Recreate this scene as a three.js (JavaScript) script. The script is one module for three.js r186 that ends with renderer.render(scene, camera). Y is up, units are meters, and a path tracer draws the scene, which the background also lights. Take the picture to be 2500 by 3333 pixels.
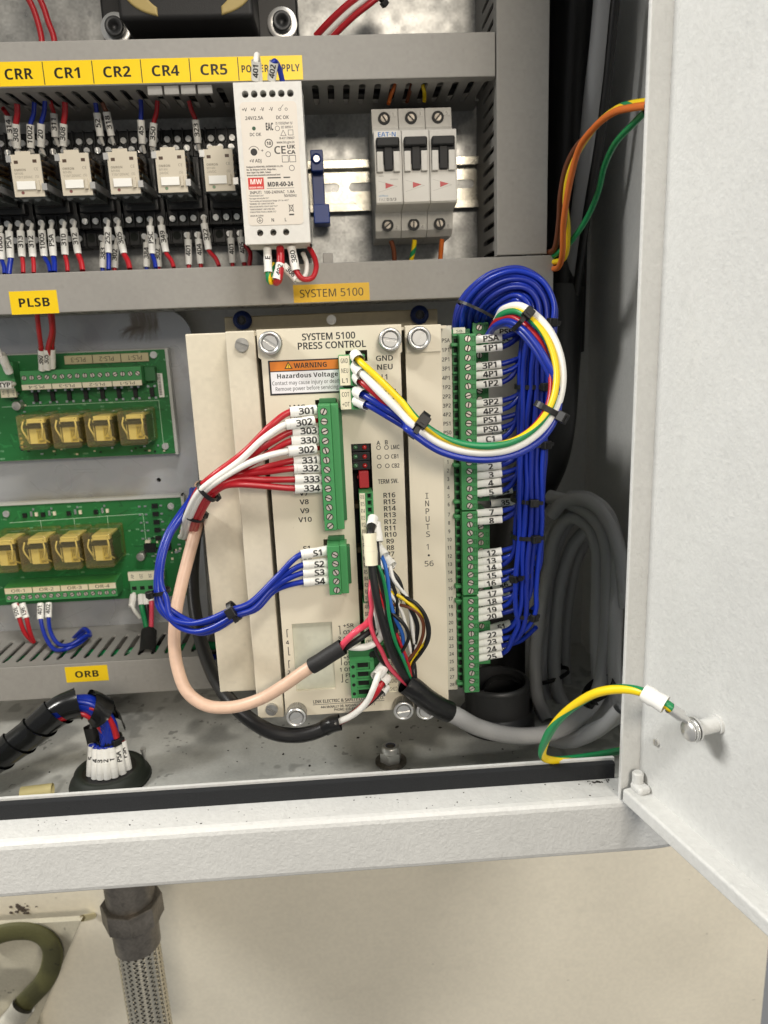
import * as THREE from 'three';
import { RoundedBoxGeometry } from 'three/addons/geometries/RoundedBoxGeometry.js';
import { mergeGeometries } from 'three/addons/utils/BufferGeometryUtils.js';
import { RectAreaLightUniformsLib } from 'three/addons/lights/RectAreaLightUniformsLib.js';

// ---------- camera, light, exposure ----------
const scene = new THREE.Scene();
const camera = new THREE.PerspectiveCamera(69.3940, 0.75, 0.02, 20);
camera.position.set(0, 0, 0.5920);
camera.focus = 0.4; camera.userData.fStop = 14;
camera.quaternion.set(-0.116231,-0.025856,-0.022606,0.992628);
const renderer = new THREE.WebGLRenderer({ antialias: true });
renderer.toneMapping = THREE.LinearToneMapping;
renderer.toneMappingExposure = 1.12;
renderer.shadowMap.enabled = true;
scene.background = new THREE.Color().setRGB(0.205, 0.205, 0.203);   // dim even light of the surrounding hall
RectAreaLightUniformsLib.init();

// ---------- helpers (all sizes in millimetres, turned to metres in mesh()) ----------
const V3 = THREE.Vector3, MM = 0.001;
let seed = 7;
const rnd = () => { seed = (seed * 1664525 + 1013904223) >>> 0; return seed / 4294967296; };
const rr = (a, b) => a + (b - a) * rnd();
const taken = {};
const numbered = (n) => { const k = taken[n] = (taken[n] ?? -1) + 1; return k ? n + '_' + String(k).padStart(3, '0') : n; };
function clean(g, tri) {
  if (g.index) g = g.toNonIndexed(); else g = g.clone();
  for (const k of Object.keys(g.attributes)) if (!['position', 'normal', 'uv'].includes(k)) g.deleteAttribute(k);
  const p = g.attributes.position, n = g.attributes.normal;
  if (tri || !g.attributes.uv) {
    const uv = new Float32Array(p.count * 2);
    for (let i = 0; i < p.count; i += 3) {
      const ax = Math.abs(n.getX(i) + n.getX(i + 1) + n.getX(i + 2)), ay = Math.abs(n.getY(i) + n.getY(i + 1) + n.getY(i + 2)), az = Math.abs(n.getZ(i) + n.getZ(i + 1) + n.getZ(i + 2));
      for (let j = i; j < i + 3; j++) {
        const x = p.getX(j), y = p.getY(j), z = p.getZ(j);
        const [u, v] = az >= ax && az >= ay ? [x, y] : ax >= ay ? [z, y] : [x, z];
        uv[2 * j] = u / 100; uv[2 * j + 1] = v / 100;
      }
    }
    g.setAttribute('uv', new THREE.BufferAttribute(uv, 2));
  }
  return g;
}
function geo(list, tri = true) {
  const a = [].concat(list).map((g) => clean(g, tri));
  const g = a.length > 1 ? mergeGeometries(a) : a[0];
  g.scale(MM, MM, MM);
  g.userData.done = true;
  return g;
}
function mesh(name, list, mat, parent, tri = true) {
  const g = list.userData?.done ? list : geo(list, tri);
  const m = new THREE.Mesh(g, mat);
  m.name = parent ? name : numbered(name);
  m.castShadow = m.receiveShadow = true;
  (parent ?? scene).add(m);
  return m;
}
function put(o, x, y, z) { o.position.set(x * MM, y * MM, z * MM); return o; }
const ONES = 'zero one two three four five six seven eight nine ten eleven twelve thirteen fourteen fifteen sixteen seventeen eighteen nineteen twenty'.split(' ');
const inWords = (t) => t.replace(/\d+/g, (d) => { const n = +d; return ' ' + (d.length < 3 ? (n <= 20 ? ONES[n] : [0, 0, 'twenty', 'thirty', 'forty', 'fifty'][Math.floor(n / 10)] + (n % 10 ? '-' + ONES[n % 10] : '')) : d.length < 4 ? [...d].map((c) => ONES[+c]).join('-') : d) + ' '; }).replace(/\s+/g, ' ').trim();
function tag(o, label, category, group, kind) {
  if (label) o.userData.label = inWords(label);
  if (category) o.userData.category = category;
  if (group) o.userData.group = group;
  if (kind) o.userData.kind = kind;
  return o;
}
function thing(name, label, category, p = [0, 0, 0], group) {
  const o = new THREE.Group();
  o.name = numbered(name); scene.add(o);
  put(o, ...p);
  return tag(o, label, category, group);
}
function dup(o, p, label) {
  const r = o.clone(); r.name = numbered(o.name.replace(/_\d{3}$/, '')); scene.add(r);
  r.userData = { ...o.userData };
  put(r, ...p);
  if (label) r.userData.label = inWords(label);
  return r;
}
const BB = (x0, x1, y0, y1, z0, z1) => new THREE.BoxGeometry(x1 - x0, y1 - y0, z1 - z0).translate((x0 + x1) / 2, (y0 + y1) / 2, (z0 + z1) / 2);
const RB = (x0, x1, y0, y1, z0, z1, r = 0.6, s = 2) => new RoundedBoxGeometry(x1 - x0, y1 - y0, z1 - z0, s, Math.min(r, (x1 - x0) / 2.01, (y1 - y0) / 2.01, (z1 - z0) / 2.01)).translate((x0 + x1) / 2, (y0 + y1) / 2, (z0 + z1) / 2);
function CY(r, h, ax, x, y, z, n = 16, r2 = r, open = false) {
  const g = new THREE.CylinderGeometry(r2, r, h, n, 1, open);
  if (ax === 'x') g.rotateZ(-Math.PI / 2); else if (ax === 'z') g.rotateX(Math.PI / 2);
  return g.translate(x, y, z);
}
const vv = (p) => new V3(...p);
const curve = (pts) => new THREE.CatmullRomCurve3(pts.map(vv), false, 'centripetal');
const TB = (pts, r, n, rad = 8) => new THREE.TubeGeometry(curve(pts), n ?? Math.max(8, pts.length * 7), r, rad);
function shapeOf(pts) { const s = new THREE.Shape(); pts.forEach(([x, y], i) => (i ? s.lineTo(x, y) : s.moveTo(x, y))); return s; }
const EX = (shape, d, z = 0, bev = 0, cs = 8) => new THREE.ExtrudeGeometry(shape, { depth: d, bevelEnabled: bev > 0, bevelSize: bev, bevelThickness: bev, bevelSegments: 3, bevelOffset: -bev, curveSegments: cs }).translate(0, 0, z);
const LA = (pts, n = 24) => new THREE.LatheGeometry(pts.map(([r, y]) => new THREE.Vector2(r, y)), n);

// ---------- textures ----------
function noise2(n, s) {                      // periodic value noise, n cells a side
  const a = new Float32Array(n * n); let q = s >>> 0;
  for (let i = 0; i < n * n; i++) { q = (q * 1664525 + 1013904223) >>> 0; a[i] = q / 4294967296; }
  return (u, v) => {
    const x = ((u % 1) + 1) % 1 * n, y = ((v % 1) + 1) % 1 * n, i = Math.floor(x), j = Math.floor(y), f = x - i, g = y - j, F = f * f * (3 - 2 * f), G = g * g * (3 - 2 * g);
    const A = (ii, jj) => a[(jj % n) * n + (ii % n)];
    return (A(i, j) * (1 - F) + A(i + 1, j) * F) * (1 - G) + (A(i, j + 1) * (1 - F) + A(i + 1, j + 1) * F) * G;
  };
}
function dataTex(n, fn, srgb, rep = 1) {     // fn(u, v) -> [r, g, b] 0..1
  const d = new Uint8Array(n * n * 4);
  for (let j = 0; j < n; j++) for (let i = 0; i < n; i++) {
    const c = fn((i + 0.5) / n, (j + 0.5) / n), k = (j * n + i) * 4;
    for (let m = 0; m < 3; m++) d[k + m] = Math.max(0, Math.min(255, Math.round(255 * (c.length ? c[m] : c))));
    d[k + 3] = 255;
  }
  const t = new THREE.DataTexture(d, n, n);
  t.wrapS = t.wrapT = THREE.RepeatWrapping; t.magFilter = THREE.LinearFilter; t.minFilter = THREE.LinearMipmapLinearFilter; t.generateMipmaps = true;
  if (srgb) t.colorSpace = THREE.SRGBColorSpace;
  t.repeat.set(rep, rep); t.needsUpdate = true;
  return t;
}
const nA = noise2(64, 3), nB = noise2(29, 11), nC = noise2(128, 5), nD = noise2(9, 17), nE = noise2(4, 23), nF = noise2(256, 31);
const peel = dataTex(1024, (u, v) => 0.6 * nA(u, v) + 0.4 * nC(u, v), false, 1.1);
const fine = dataTex(512, (u, v) => 0.5 * nC(u, v) + 0.5 * nF(u, v), false, 2);
const galv = dataTex(512, (u, v) => { const s = 0.80 + 0.20 * (nD(u, v) - 0.5) + 0.14 * (nB(u, v * 0.5) - 0.5) + 0.1 * (nC(u, v) - 0.5) - (nB(v, u) > 0.8 ? 0.06 : 0); return [s, s, s * 0.99]; }, true, 0.55);
const galvR = dataTex(256, (u, v) => { const s = 0.62 + 0.3 * (nD(u, v) - 0.5) + 0.25 * (nB(u, v) - 0.5); return [s, s, s]; }, false, 0.55);
const plain = dataTex(512, (u, v) => { const s = 0.955 + 0.03 * (nD(u, v) - 0.5) + 0.03 * (nC(u, v) - 0.5) - (nA(v, u) > 0.9 ? 0.02 : 0); return [s, s, s]; }, true, 0.4);
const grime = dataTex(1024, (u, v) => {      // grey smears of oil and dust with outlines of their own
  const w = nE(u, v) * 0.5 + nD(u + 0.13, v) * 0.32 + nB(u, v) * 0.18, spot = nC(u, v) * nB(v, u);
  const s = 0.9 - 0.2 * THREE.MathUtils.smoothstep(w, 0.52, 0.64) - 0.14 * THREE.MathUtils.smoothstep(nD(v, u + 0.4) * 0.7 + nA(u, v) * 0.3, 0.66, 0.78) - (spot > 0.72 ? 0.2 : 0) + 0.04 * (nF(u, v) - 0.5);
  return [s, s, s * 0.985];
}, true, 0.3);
const wallMap = dataTex(1024, (u, v) => { const f = Math.max(0, nB(u * 1, v * 3) - 0.8) * nC(u, v), s = 0.95 + 0.06 * (nE(u, v) - 0.5) + 0.06 * (nD(u, v) - 0.5) + 0.03 * (nF(u, v) - 0.5) - (nC(u, v) * nA(v, u) > 0.9 ? 0.1 : 0) - 0.12 * f; return [s, s * 0.998, s * 0.985]; }, true, 0.14);

const lin = (hex) => new THREE.Color(hex);
const std = (hex, rough = 0.5, o = {}) => new THREE.MeshStandardMaterial({ color: lin(hex), roughness: rough, ...o });
const phys = (hex, rough = 0.5, o = {}) => new THREE.MeshPhysicalMaterial({ color: lin(hex), roughness: rough, ...o });
const m = {
  paint: std('#d9dad8', 0.42, { map: plain, bumpMap: peel, bumpScale: 0.00016 }),
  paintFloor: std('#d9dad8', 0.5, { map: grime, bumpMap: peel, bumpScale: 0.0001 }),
  paintIn: std('#d9dad8', 0.5, { map: plain, bumpMap: peel, bumpScale: 0.0001 }),
  wall: std('#f1ebdc', 0.35, { map: wallMap, bumpMap: fine, bumpScale: 0.00006 }),
  duct: std('#9f9d99', 0.55, { map: plain, bumpMap: fine, bumpScale: 0.00002 }),
  ductIn: std('#9f9d99', 0.55, { map: plain }),
  galv: std('#d4d5d5', 0.62, { metalness: 0.5, map: galv, roughnessMap: galvR }),
  rail: std('#d8d4c8', 0.42, { metalness: 1, map: galv, roughnessMap: galvR }),
  zinc: std('#dddcda', 0.42, { metalness: 0.75, map: galv }),
  steel: std('#dededc', 0.3, { metalness: 0.8 }),
  darksteel: std('#aca59d', 0.42, { metalness: 0.75, map: galv, bumpMap: fine, bumpScale: 0.00005 }),
  screw: std('#d9d2c8', 0.4, { metalness: 0.6 }),
  cream: std('#dfd7c3', 0.45, { map: plain, bumpMap: fine, bumpScale: 0.00003 }),
  creamChassis: std('#dfd7c3', 0.5, { map: plain }),
  black: std('#131314', 0.45),
  blackSoft: std('#19191a', 0.6, { bumpMap: fine, bumpScale: 0.00008 }),
  foam: std('#1e2023', 0.95, { bumpMap: fine, bumpScale: 0.00016 }),
  tape: std('#0f0f10', 0.32, { bumpMap: peel, bumpScale: 0.00016 }),
  jacketBlack: std('#161617', 0.38),
  jacketGrey: std('#aeafb1', 0.3, { bumpMap: peel, bumpScale: 0.0001 }),
  jacketBeige: std('#dfbda5', 0.42, { map: plain }),
  blue: std('#0e2b98', 0.33), blueB: std('#0c2488', 0.42), blueC: std('#1231a4', 0.3), red: std('#b01b26', 0.34), white: std('#ecebe6', 0.36), green: std('#16854e', 0.36), yellow: std('#f0cf18', 0.36),
  brown: std('#6b3a22', 0.38), orange: std('#d9702b', 0.36), pink: std('#e04a62', 0.36), skyblue: std('#2a67c0', 0.36), purple: std('#4a3650', 0.4),
  term: std('#459257', 0.42, { bumpMap: fine, bumpScale: 0.00002 }), termDark: std('#2f6d40', 0.5), hole: std('#0a120c', 0.8), ivory: std('#e8dfbf', 0.45),  // hole: near-black that puts the shade inside wells and ports into colour
  sleeve: std('#eeeeea', 0.45), sleeveYellow: std('#cfc28a', 0.5),
  socket: std('#1a1b1d', 0.42), socketDark: std('#0e0f10', 0.6),
  relayPlate: std('#c9c1b0', 0.42), clear: phys('#f0f4f4', 0.06, { transmission: 1, thickness: 0, ior: 1.5, specularIntensity: 1 }),
  smoke: phys('#d2d8d8', 0.05, { transmission: 1, thickness: 0, ior: 1.5 }), amber: phys('#f5e7ae', 0.05, { transmission: 0.92, clearcoat: 1, clearcoatRoughness: 0.05, thickness: 0, ior: 1.5 }),
  coil: std('#3a2a26', 0.5), contact: std('#c69a62', 0.3, { metalness: 0.9 }), relayInner: std('#7d7468', 0.5), coilWhite: std('#ecebe4', 0.42), coilWrap: std('#5a4f42', 0.42),
  psu: std('#e4e3df', 0.42, { map: plain }), psuSide: std('#2c4448', 0.5), clampBlue: std('#16357c', 0.38), breaker: std('#d2d0ca', 0.45, { map: plain }), toggle: std('#141517', 0.6),
  lampRed: phys('#b3191d', 0.15, { clearcoat: 1 }), lampGreen: phys('#3d6f49', 0.2, { clearcoat: 1 }), swRed: std('#b12a30', 0.4),
  olive: std('#5d5c35', 0.7, { map: grime, bumpMap: peel, bumpScale: 0.00016 }), tan: std('#a8945c', 0.5),
  chip: std('#0c0d0e', 0.4), solder: std('#c8ccd0', 0.3, { metalness: 0.9 }), resin: std('#d9d3bd', 0.45), pcbBase: std('#b6b9b6', 0.45),
  rubber: std('#20261f', 0.6), speck: std('#2c2a28', 0.8), bushing: std('#4a4b4d', 0.45, { metalness: 0.6 }),
};

// one sheet of print for all markers and stickers
const AT = document.createElement('canvas'); AT.width = 2048; AT.height = 2048;
const ac = AT.getContext('2d'); ac.fillStyle = '#eeeeea'; ac.fillRect(0, 0, 2048, 2048);
let ax0 = 2, ay0 = 2, rowH = 0;
function cell(w, h, ppm, draw) {             // a patch of w x h millimetres; draw() works in millimetres, y down
  const W = Math.ceil(w * ppm), H = Math.ceil(h * ppm);
  if (ax0 + W + 4 > 2048) { ax0 = 2; ay0 += rowH + 4; rowH = 0; }
  if (ay0 + H > 2046) throw new Error('print sheet full');
  ac.save(); ac.translate(ax0, ay0); ac.beginPath(); ac.rect(-1, -1, W + 2, H + 2); ac.clip(); ac.scale(W / w, H / h); draw(ac); ac.restore();
  const r = { u0: ax0 / 2048, u1: (ax0 + W) / 2048, v1: 1 - ay0 / 2048, v0: 1 - (ay0 + H) / 2048 };
  ax0 += W + 4; rowH = Math.max(rowH, H);
  return r;
}
function txt(c, s, x, y, h, o = {}) {        // cap height h, centred at x, y
  c.save(); c.translate(x, y); if (o.rot) c.rotate(o.rot); c.scale((o.sx ?? 1), 1);
  const k = h / 0.72;
  c.scale(k / 100, k / 100);
  c.font = (o.bold ? 'bold ' : '') + '100px ' + (o.font ?? 'sans-serif'); c.textAlign = o.align ?? 'center'; c.textBaseline = 'alphabetic'; c.fillStyle = o.color ?? '#141414';
  const w = c.measureText(s).width;
  if (o.width) c.scale(o.width / (w * k / 100), 1);
  c.fillText(s, 0, 36); if (o.heavy) { c.strokeStyle = c.fillStyle; c.lineWidth = o.heavy; c.strokeText(s, 0, 36); } c.restore();
}
const atlasTex = new THREE.CanvasTexture(AT); atlasTex.colorSpace = THREE.SRGBColorSpace; atlasTex.anisotropy = 8;
m.print = std('#ffffff', 0.45, { map: atlasTex });
m.foil = std('#ffffff', 0.3, { map: atlasTex });
function mapRect(g, r, axis = 'z') {         // a box whose face along +axis shows the patch, its other faces the patch's corner
  g = g.index ? g.toNonIndexed() : g;
  const uv = g.attributes.uv, n = g.attributes.normal;
  for (let i = 0; i < uv.count; i++) {
    const front = axis === 'z' ? n.getZ(i) > 0.9 : axis === 'y' ? n.getY(i) > 0.9 : n.getX(i) < -0.9;
    if (front) uv.setXY(i, r.u0 + (r.u1 - r.u0) * uv.getX(i), r.v0 + (r.v1 - r.v0) * uv.getY(i));
    else uv.setXY(i, r.u0 + 0.002 * (r.u1 - r.u0), r.v0 + 0.01 * (r.v1 - r.v0));
  }
  return g;
}
const sticker = (name, x0, x1, y0, y1, z0, z1, r, parent, mat = m.print) => mesh(name, mapRect(BB(x0, x1, y0, y1, z0, z1), r), mat, parent, false);
function canvasMat(w, h, ppm, draw, rough = 0.45, o = {}) {
  const c = document.createElement('canvas'); c.width = Math.round(w * ppm); c.height = Math.round(h * ppm);
  const x = c.getContext('2d'); x.scale(c.width / w, c.height / h); draw(x);
  const t = new THREE.CanvasTexture(c); t.colorSpace = THREE.SRGBColorSpace; t.anisotropy = 8;
  return std('#ffffff', rough, { map: t, ...o });
}
function faceUV(g, x0, y0, w, h) {           // uv from x and y, so that a sheet shows its whole print on the face
  g = g.index ? g.toNonIndexed() : g;
  const p = g.attributes.position, uv = new Float32Array(p.count * 2);
  for (let i = 0; i < p.count; i++) { uv[2 * i] = (p.getX(i) - x0) / w; uv[2 * i + 1] = (p.getY(i) - y0) / h; }
  g.setAttribute('uv', new THREE.BufferAttribute(uv, 2));
  return g;
}

// ---------- small repeated pieces ----------
function slotHead(r, h) {                    // slotted screw head, face at z = 0, with a real groove
  const out = [CY(r, h * 0.6, 'z', 0, 0, -h * 0.7, 14)];
  for (const s of [0, Math.PI]) {
    const a = 0.2, sh = new THREE.Shape(); sh.absarc(0, 0, r * 0.98, s + a, s + Math.PI - a, false); sh.closePath();
    out.push(EX(sh, h * 0.5, -h * 0.5, 0, 6));
  }
  return geo(out);
}
const headSmall = slotHead(1.55, 1.2), headTiny = slotHead(1.2, 1), headPan = slotHead(3.6, 2.4), headMid = slotHead(2.1, 1.4);
function screwAt(parent, g, x, y, z, mat = m.screw, name = 'screw', rx = 0) {
  const s = mesh(name, g, mat, parent); put(s, x, y, z); s.rotation.set(rx, 0, rr(0, 3.1)); return s;
}
const boxCache = {};
function sbox(w, h, d, r = 0) { const k = [w, h, d, r].map((x) => x.toFixed(2)).join(); return boxCache[k] ??= geo(r ? RB(-w / 2, w / 2, -h / 2, h / 2, -d / 2, d / 2, r, 1) : BB(-w / 2, w / 2, -h / 2, h / 2, -d / 2, d / 2)); }
function box(parent, name, w, h, d, x, y, z, mat, r = 0) { return put(mesh(name, sbox(w, h, d, r), mat, parent), x, y, z); }

// marker sleeve: a printed tube from a to b (the way it is read); v runs round it, the print facing out of the cabinet
const sleeveCells = {};
function sleeveGeo(a, b, r, text, o = {}) {
  const A = vv(a), Bv = vv(b), L = A.distanceTo(Bv), ax = Bv.clone().sub(A).normalize();
  const out = new V3(...(o.out ?? [0.1, 0.1, 1])); out.addScaledVector(ax, -out.dot(ax)).normalize();
  const up = out.clone().cross(ax), N = 12, K = 5, pos = [], nor = [], uv = [];
  const key = text + '|' + L.toFixed(0) + '|' + r;
  const c = sleeveCells[key] ??= cell(L, 2 * Math.PI * r, 5, (x) => { x.fillStyle = o.bg ?? '#eeeeea'; x.fillRect(0, 0, L, 9 * r); x.strokeStyle = 'rgba(120,118,110,.25)'; x.lineWidth = 0.12; for (let i = 0; i < 3; i++) { const q = rr(0, L); x.beginPath(); x.moveTo(q, rr(0, 3)); x.lineTo(q + rr(-1, 1), rr(9, 14)); x.stroke(); } if (text) txt(x, text, L * (o.at ?? 0.56), Math.PI * r - (o.lift ?? 0), (o.h ?? 3.1) * 1.1, { sx: 1.05, heavy: 7 }); });
  for (let k = 0; k <= K; k++) for (let j = 0; j <= N; j++) {
    const th = (j / N - 0.5) * 2 * Math.PI, d = out.clone().multiplyScalar(Math.cos(th)).addScaledVector(up, Math.sin(th)), rad = r * (1 + 0.05 * Math.sin(k * 2.1 + r * 9 + a[1]) + (o.flat ? 0.12 * Math.cos(2 * th) : 0));
    const p = A.clone().addScaledVector(ax, L * k / K).addScaledVector(d, rad);
    pos.push(p.x, p.y, p.z); nor.push(d.x, d.y, d.z); uv.push(c.u0 + (c.u1 - c.u0) * k / K, c.v0 + (c.v1 - c.v0) * (j / N));
  }
  const idx = [];
  for (let k = 0; k < K; k++) for (let j = 0; j < N; j++) { const q = k * (N + 1) + j; idx.push(q, q + N + 1, q + 1, q + 1, q + N + 1, q + N + 2); }
  const g = new THREE.BufferGeometry();
  g.setAttribute('position', new THREE.Float32BufferAttribute(pos, 3)); g.setAttribute('normal', new THREE.Float32BufferAttribute(nor, 3)); g.setAttribute('uv', new THREE.Float32BufferAttribute(uv, 2)); g.setIndex(idx);
  return g;
}
// a wire: one tube, or a group of tube, marker sleeve and ferrule
function wire(label, pts, r, mat, o = {}) {
  const p0 = pts[0], loc = (q) => [q[0] - p0[0], q[1] - p0[1], q[2] - p0[2]];
  if (!o.sleeve && !o.stripe) { const w = mesh(o.name ?? 'wire', TB(pts.map(loc), r, o.n, o.rad), mat); put(w, ...p0); return tag(w, label, o.cat ?? 'wire', o.group); }
  const g = thing(o.name ?? 'wire', label, o.cat ?? 'wire', p0, o.group);
  mesh('insulation', TB(pts.map(loc), r, o.n, o.rad), mat, g);
  if (o.stripe) mesh('stripe', stripeGeo(pts.map(loc), r * 1.045, o.turns ?? 3, o.arc ?? 0.36), o.stripe, g);
  for (const s of [].concat(o.sleeve ?? [])) {
    const sm = mesh('marker_sleeve', sleeveGeo(loc(s.a), loc(s.b), s.r ?? 2.5, s.text ?? '', s), m.print, g, false);
    if (s.end) { const e = vv(loc(s.end)), q = vv(loc(s.near ?? s.b)); mesh('ferrule', TB([q.toArray(), q.clone().lerp(e, 0.5).toArray(), e.toArray()], 1.3, 4, 8), s.endMat ?? m.white, g); }
  }
  return g;
}
function stripeGeo(pts, r, turns, arc) {     // a coloured band that winds along a wire
  const c = curve(pts), N = pts.length * 14, fr = c.computeFrenetFrames(N), pos = [], nor = [], idx = [], K = 8;
  for (let i = 0; i <= N; i++) {
    const p = c.getPointAt(i / N);
    for (let k = 0; k <= K; k++) {
      const th = turns * 2 * Math.PI * i / N + arc * 2 * Math.PI * (k / K), d = fr.normals[i].clone().multiplyScalar(Math.cos(th)).addScaledVector(fr.binormals[i], Math.sin(th));
      pos.push(p.x + d.x * r, p.y + d.y * r, p.z + d.z * r); nor.push(d.x, d.y, d.z);
    }
  }
  for (let i = 0; i < N; i++) for (let k = 0; k < K; k++) { const q = i * (K + 1) + k; idx.push(q, q + 1, q + K + 1, q + 1, q + K + 2, q + K + 1); }
  const g = new THREE.BufferGeometry();
  g.setAttribute('position', new THREE.Float32BufferAttribute(pos, 3)); g.setAttribute('normal', new THREE.Float32BufferAttribute(nor, 3)); g.setIndex(idx);
  return g;
}
// cable tie: band round a bundle at c, the bundle running along ax, half sizes ra (across, in the picture plane) and rb (depth), head at angle ha
function tie(label, c, ax, ra, rb, ha = 0.6, o = {}) {
  const g = thing('cable_tie', label, 'cable tie', c, o.group), A = vv(ax).normalize(), out = new V3(0, 0, 1); out.addScaledVector(A, -out.dot(A)).normalize();
  const side = A.clone().cross(out), w = o.w ?? 2.4, t = o.t ?? 0.9, N = 28, pos = [], idx = [];
  for (let i = 0; i <= N; i++) {
    const th = i / N * 2 * Math.PI;
    for (const [k, s] of [[0, -1], [0, 1], [t, 1], [t, -1]]) {
      const p = side.clone().multiplyScalar(Math.cos(th) * (ra + k)).addScaledVector(out, Math.sin(th) * (rb + k)).addScaledVector(A, s * w / 2);
      pos.push(p.x, p.y, p.z);
    }
  }
  for (let i = 0; i < N; i++) for (let k = 0; k < 4; k++) { const a = i * 4 + k, b = i * 4 + (k + 1) % 4; idx.push(a, a + 4, b, b, a + 4, b + 4); }
  const bg = new THREE.BufferGeometry(); bg.setAttribute('position', new THREE.Float32BufferAttribute(pos, 3)); bg.setIndex(idx);
  const q = bg.toNonIndexed(); q.computeVertexNormals();
  mesh('strap', q, m.black, g);
  const hp = side.clone().multiplyScalar(Math.cos(ha) * (ra + 1.6)).addScaledVector(out, Math.sin(ha) * (rb + 1.6)), k = o.head ?? 1;
  const nrm = side.clone().multiplyScalar(Math.cos(ha)).addScaledVector(out, Math.sin(ha)).normalize(), tg = A.clone().cross(nrm);
  const mt = new THREE.Matrix4().makeBasis(tg, A, nrm).setPosition(hp);
  const hg = mergeGeometries([clean(RB(-2.6 * k, 2.6 * k, -2.2 * k, 2.2 * k, -1.6 * k, 2 * k, 0.5, 1)), clean(BB(2.2 * k, 5.5 * k, -1 * k, 1 * k, -0.6, 0.4)), clean(BB(-1.3 * k, 1.3 * k, -1.3 * k, 1.3 * k, 2 * k, 2.3 * k))]).applyMatrix4(mt);
  mesh('head', hg, m.black, g);
  return g;
}

// ---------- lamps of the hall, above and behind the camera ----------
function hallLamp(label, p, aim, w, h, power, color) {
  const g = thing('ceiling_lamp', label, 'lamp', p, 'lamps of the hall');
  g.lookAt(new V3(...aim).multiplyScalar(MM));                       // +z of the group points at the cabinet
  mesh('housing', RB(-w / 2 - 30, w / 2 + 30, -h / 2 - 30, h / 2 + 30, -70, -6, 8), m.paint, g);
  mesh('lamp_diffuser', BB(-w / 2, w / 2, -h / 2, h / 2, -6, 0), std('#ffffff', 0.6, { emissive: new THREE.Color(color), emissiveIntensity: 1.5 }), g);
  const l = new THREE.RectAreaLight(color, power, w * MM, h * MM);
  l.position.set(0, 0, 0.004); l.rotation.y = Math.PI; l.name = 'lamp_light'; g.add(l);
  return g;
}
hallLamp('long white hall lamp hung above the aisle before the cabinet', [950, 2050, 1550], [0, -100, 100], 1200, 300, 46, '#fff9f0');
hallLamp('second white hall lamp hung along the aisle beside the cabinet', [-2400, 1900, 760], [0, -100, 300], 1200, 400, 66, '#fdfaf4');
hallLamp('warm white work lamp hung low behind the aisle', [480, 950, 3000], [0, -50, 50], 900, 500, 22, '#fff2df');

// ---------- the machine wall behind and below the cabinet ----------
tag(mesh('machine_wall', BB(-1200, 413, -1100, 500, -60, -32), m.wall), 'cream painted machine panel behind and below the cabinet', 'wall', null, 'structure');

// ---------- cabinet ----------
const FLOOR = -278;
const cab = thing('control_cabinet', 'pale grey sheet steel control cabinet with its door swung open', 'cabinet', [0, FLOOR, 0]);
const cy = (g) => [].concat(g).map((q) => q.translate(0, -FLOOR, 0));
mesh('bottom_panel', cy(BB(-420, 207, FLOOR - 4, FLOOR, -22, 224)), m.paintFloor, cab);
mesh('back_panel', cy(BB(-420, 207, FLOOR, 450, -26, -22)), m.paintIn, cab);
mesh('side_panel', cy(BB(203, 207, FLOOR, 450, -22, 224)), m.paintIn, cab);
mesh('side_panel', cy(BB(-424, -420, FLOOR - 4, 450, -26, 247)), m.paintIn, cab);
mesh('top_panel', cy(BB(-420, 207, 450, 454, -26, 247)), m.paintIn, cab);
{
  const s = new THREE.Shape(); const x1 = 208, y0 = -283, y1 = -249, R = 52;
  s.moveTo(-420, y0); s.lineTo(x1 - R, y0); s.quadraticCurveTo(x1 - 10, y0 + 1, x1, y1 - 4); s.lineTo(x1, y1); s.lineTo(-420, y1); s.closePath();
  const lip = mesh('front_lip', cy(EX(s, 16, 227, 4, 12)), m.paint, cab);
  mesh('rim', cy(BB(-420, 143, -279, -238.6, 220.5, 222.5)), m.paint, cab);
  mesh('gasket', cy(RB(-420, 142.5, -250.6, -239.4, 222.6, 226.4, 1.2)), m.foam, cab);
  mesh('side_frame', cy([BB(150, 207, -249, 450, 223, 246)]), m.paint, cab);
}
// door, swung out past a right angle
const door = new THREE.Group(); door.name = 'door'; cab.add(door); put(door, 149, -FLOOR, 242); door.rotation.y = -74.9 * Math.PI / 180;
{
  const D = (n, g, mt = m.paint) => mesh(n, g, mt, door);
  D('door_panel', RB(-1.5, 425, -251.5, 450, -1.6, 0, 0.5));
  D('hinge_flange', RB(-1.7, 0.6, -250, 450, -1.5, 11.5, 0.7));
  D('bottom_flange', RB(2, 425, -250, -241.6, -1.4, 11.4, 1.6, 3));
  D('hinge_pin', [CY(3, 9, 'y', 5, -237, 4, 16), CY(3, 1, 'y', 5, -232.2, 4, 16, 2.2), RB(2.5, 12, -242, -237.5, 0, 7.5, 2, 3)]);
  const st = [53.6,-178.8,0], ny = st[1];
  D('ground_stud', [CY(3.6, 12, 'z', st[0], ny, 6, 20), CY(4.6, 1.4, 'z', st[0], ny, 0.6, 20)]);
  D('ground_screw', [CY(5.6, 0.9, 'z', st[0], ny, 12.5, 24), CY(5.2, 0.8, 'z', st[0], ny, 15, 24), LA([[0, 0], [4.9, 0], [5, 0.9], [3.4, 2.1], [0, 2.5]]).rotateX(Math.PI / 2).translate(st[0], ny, 15.4)], m.steel);
  const sc = [14.2,-209.8,0];
  D('door_screw', [CY(1.9, 1.4, 'z', sc[0], sc[1], 0.7, 14), BB(sc[0] - 0.4, sc[0] + 0.4, sc[1] - 1.7, sc[1] + 1.7, 1.4, 1.9)], m.steel);
}
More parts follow.
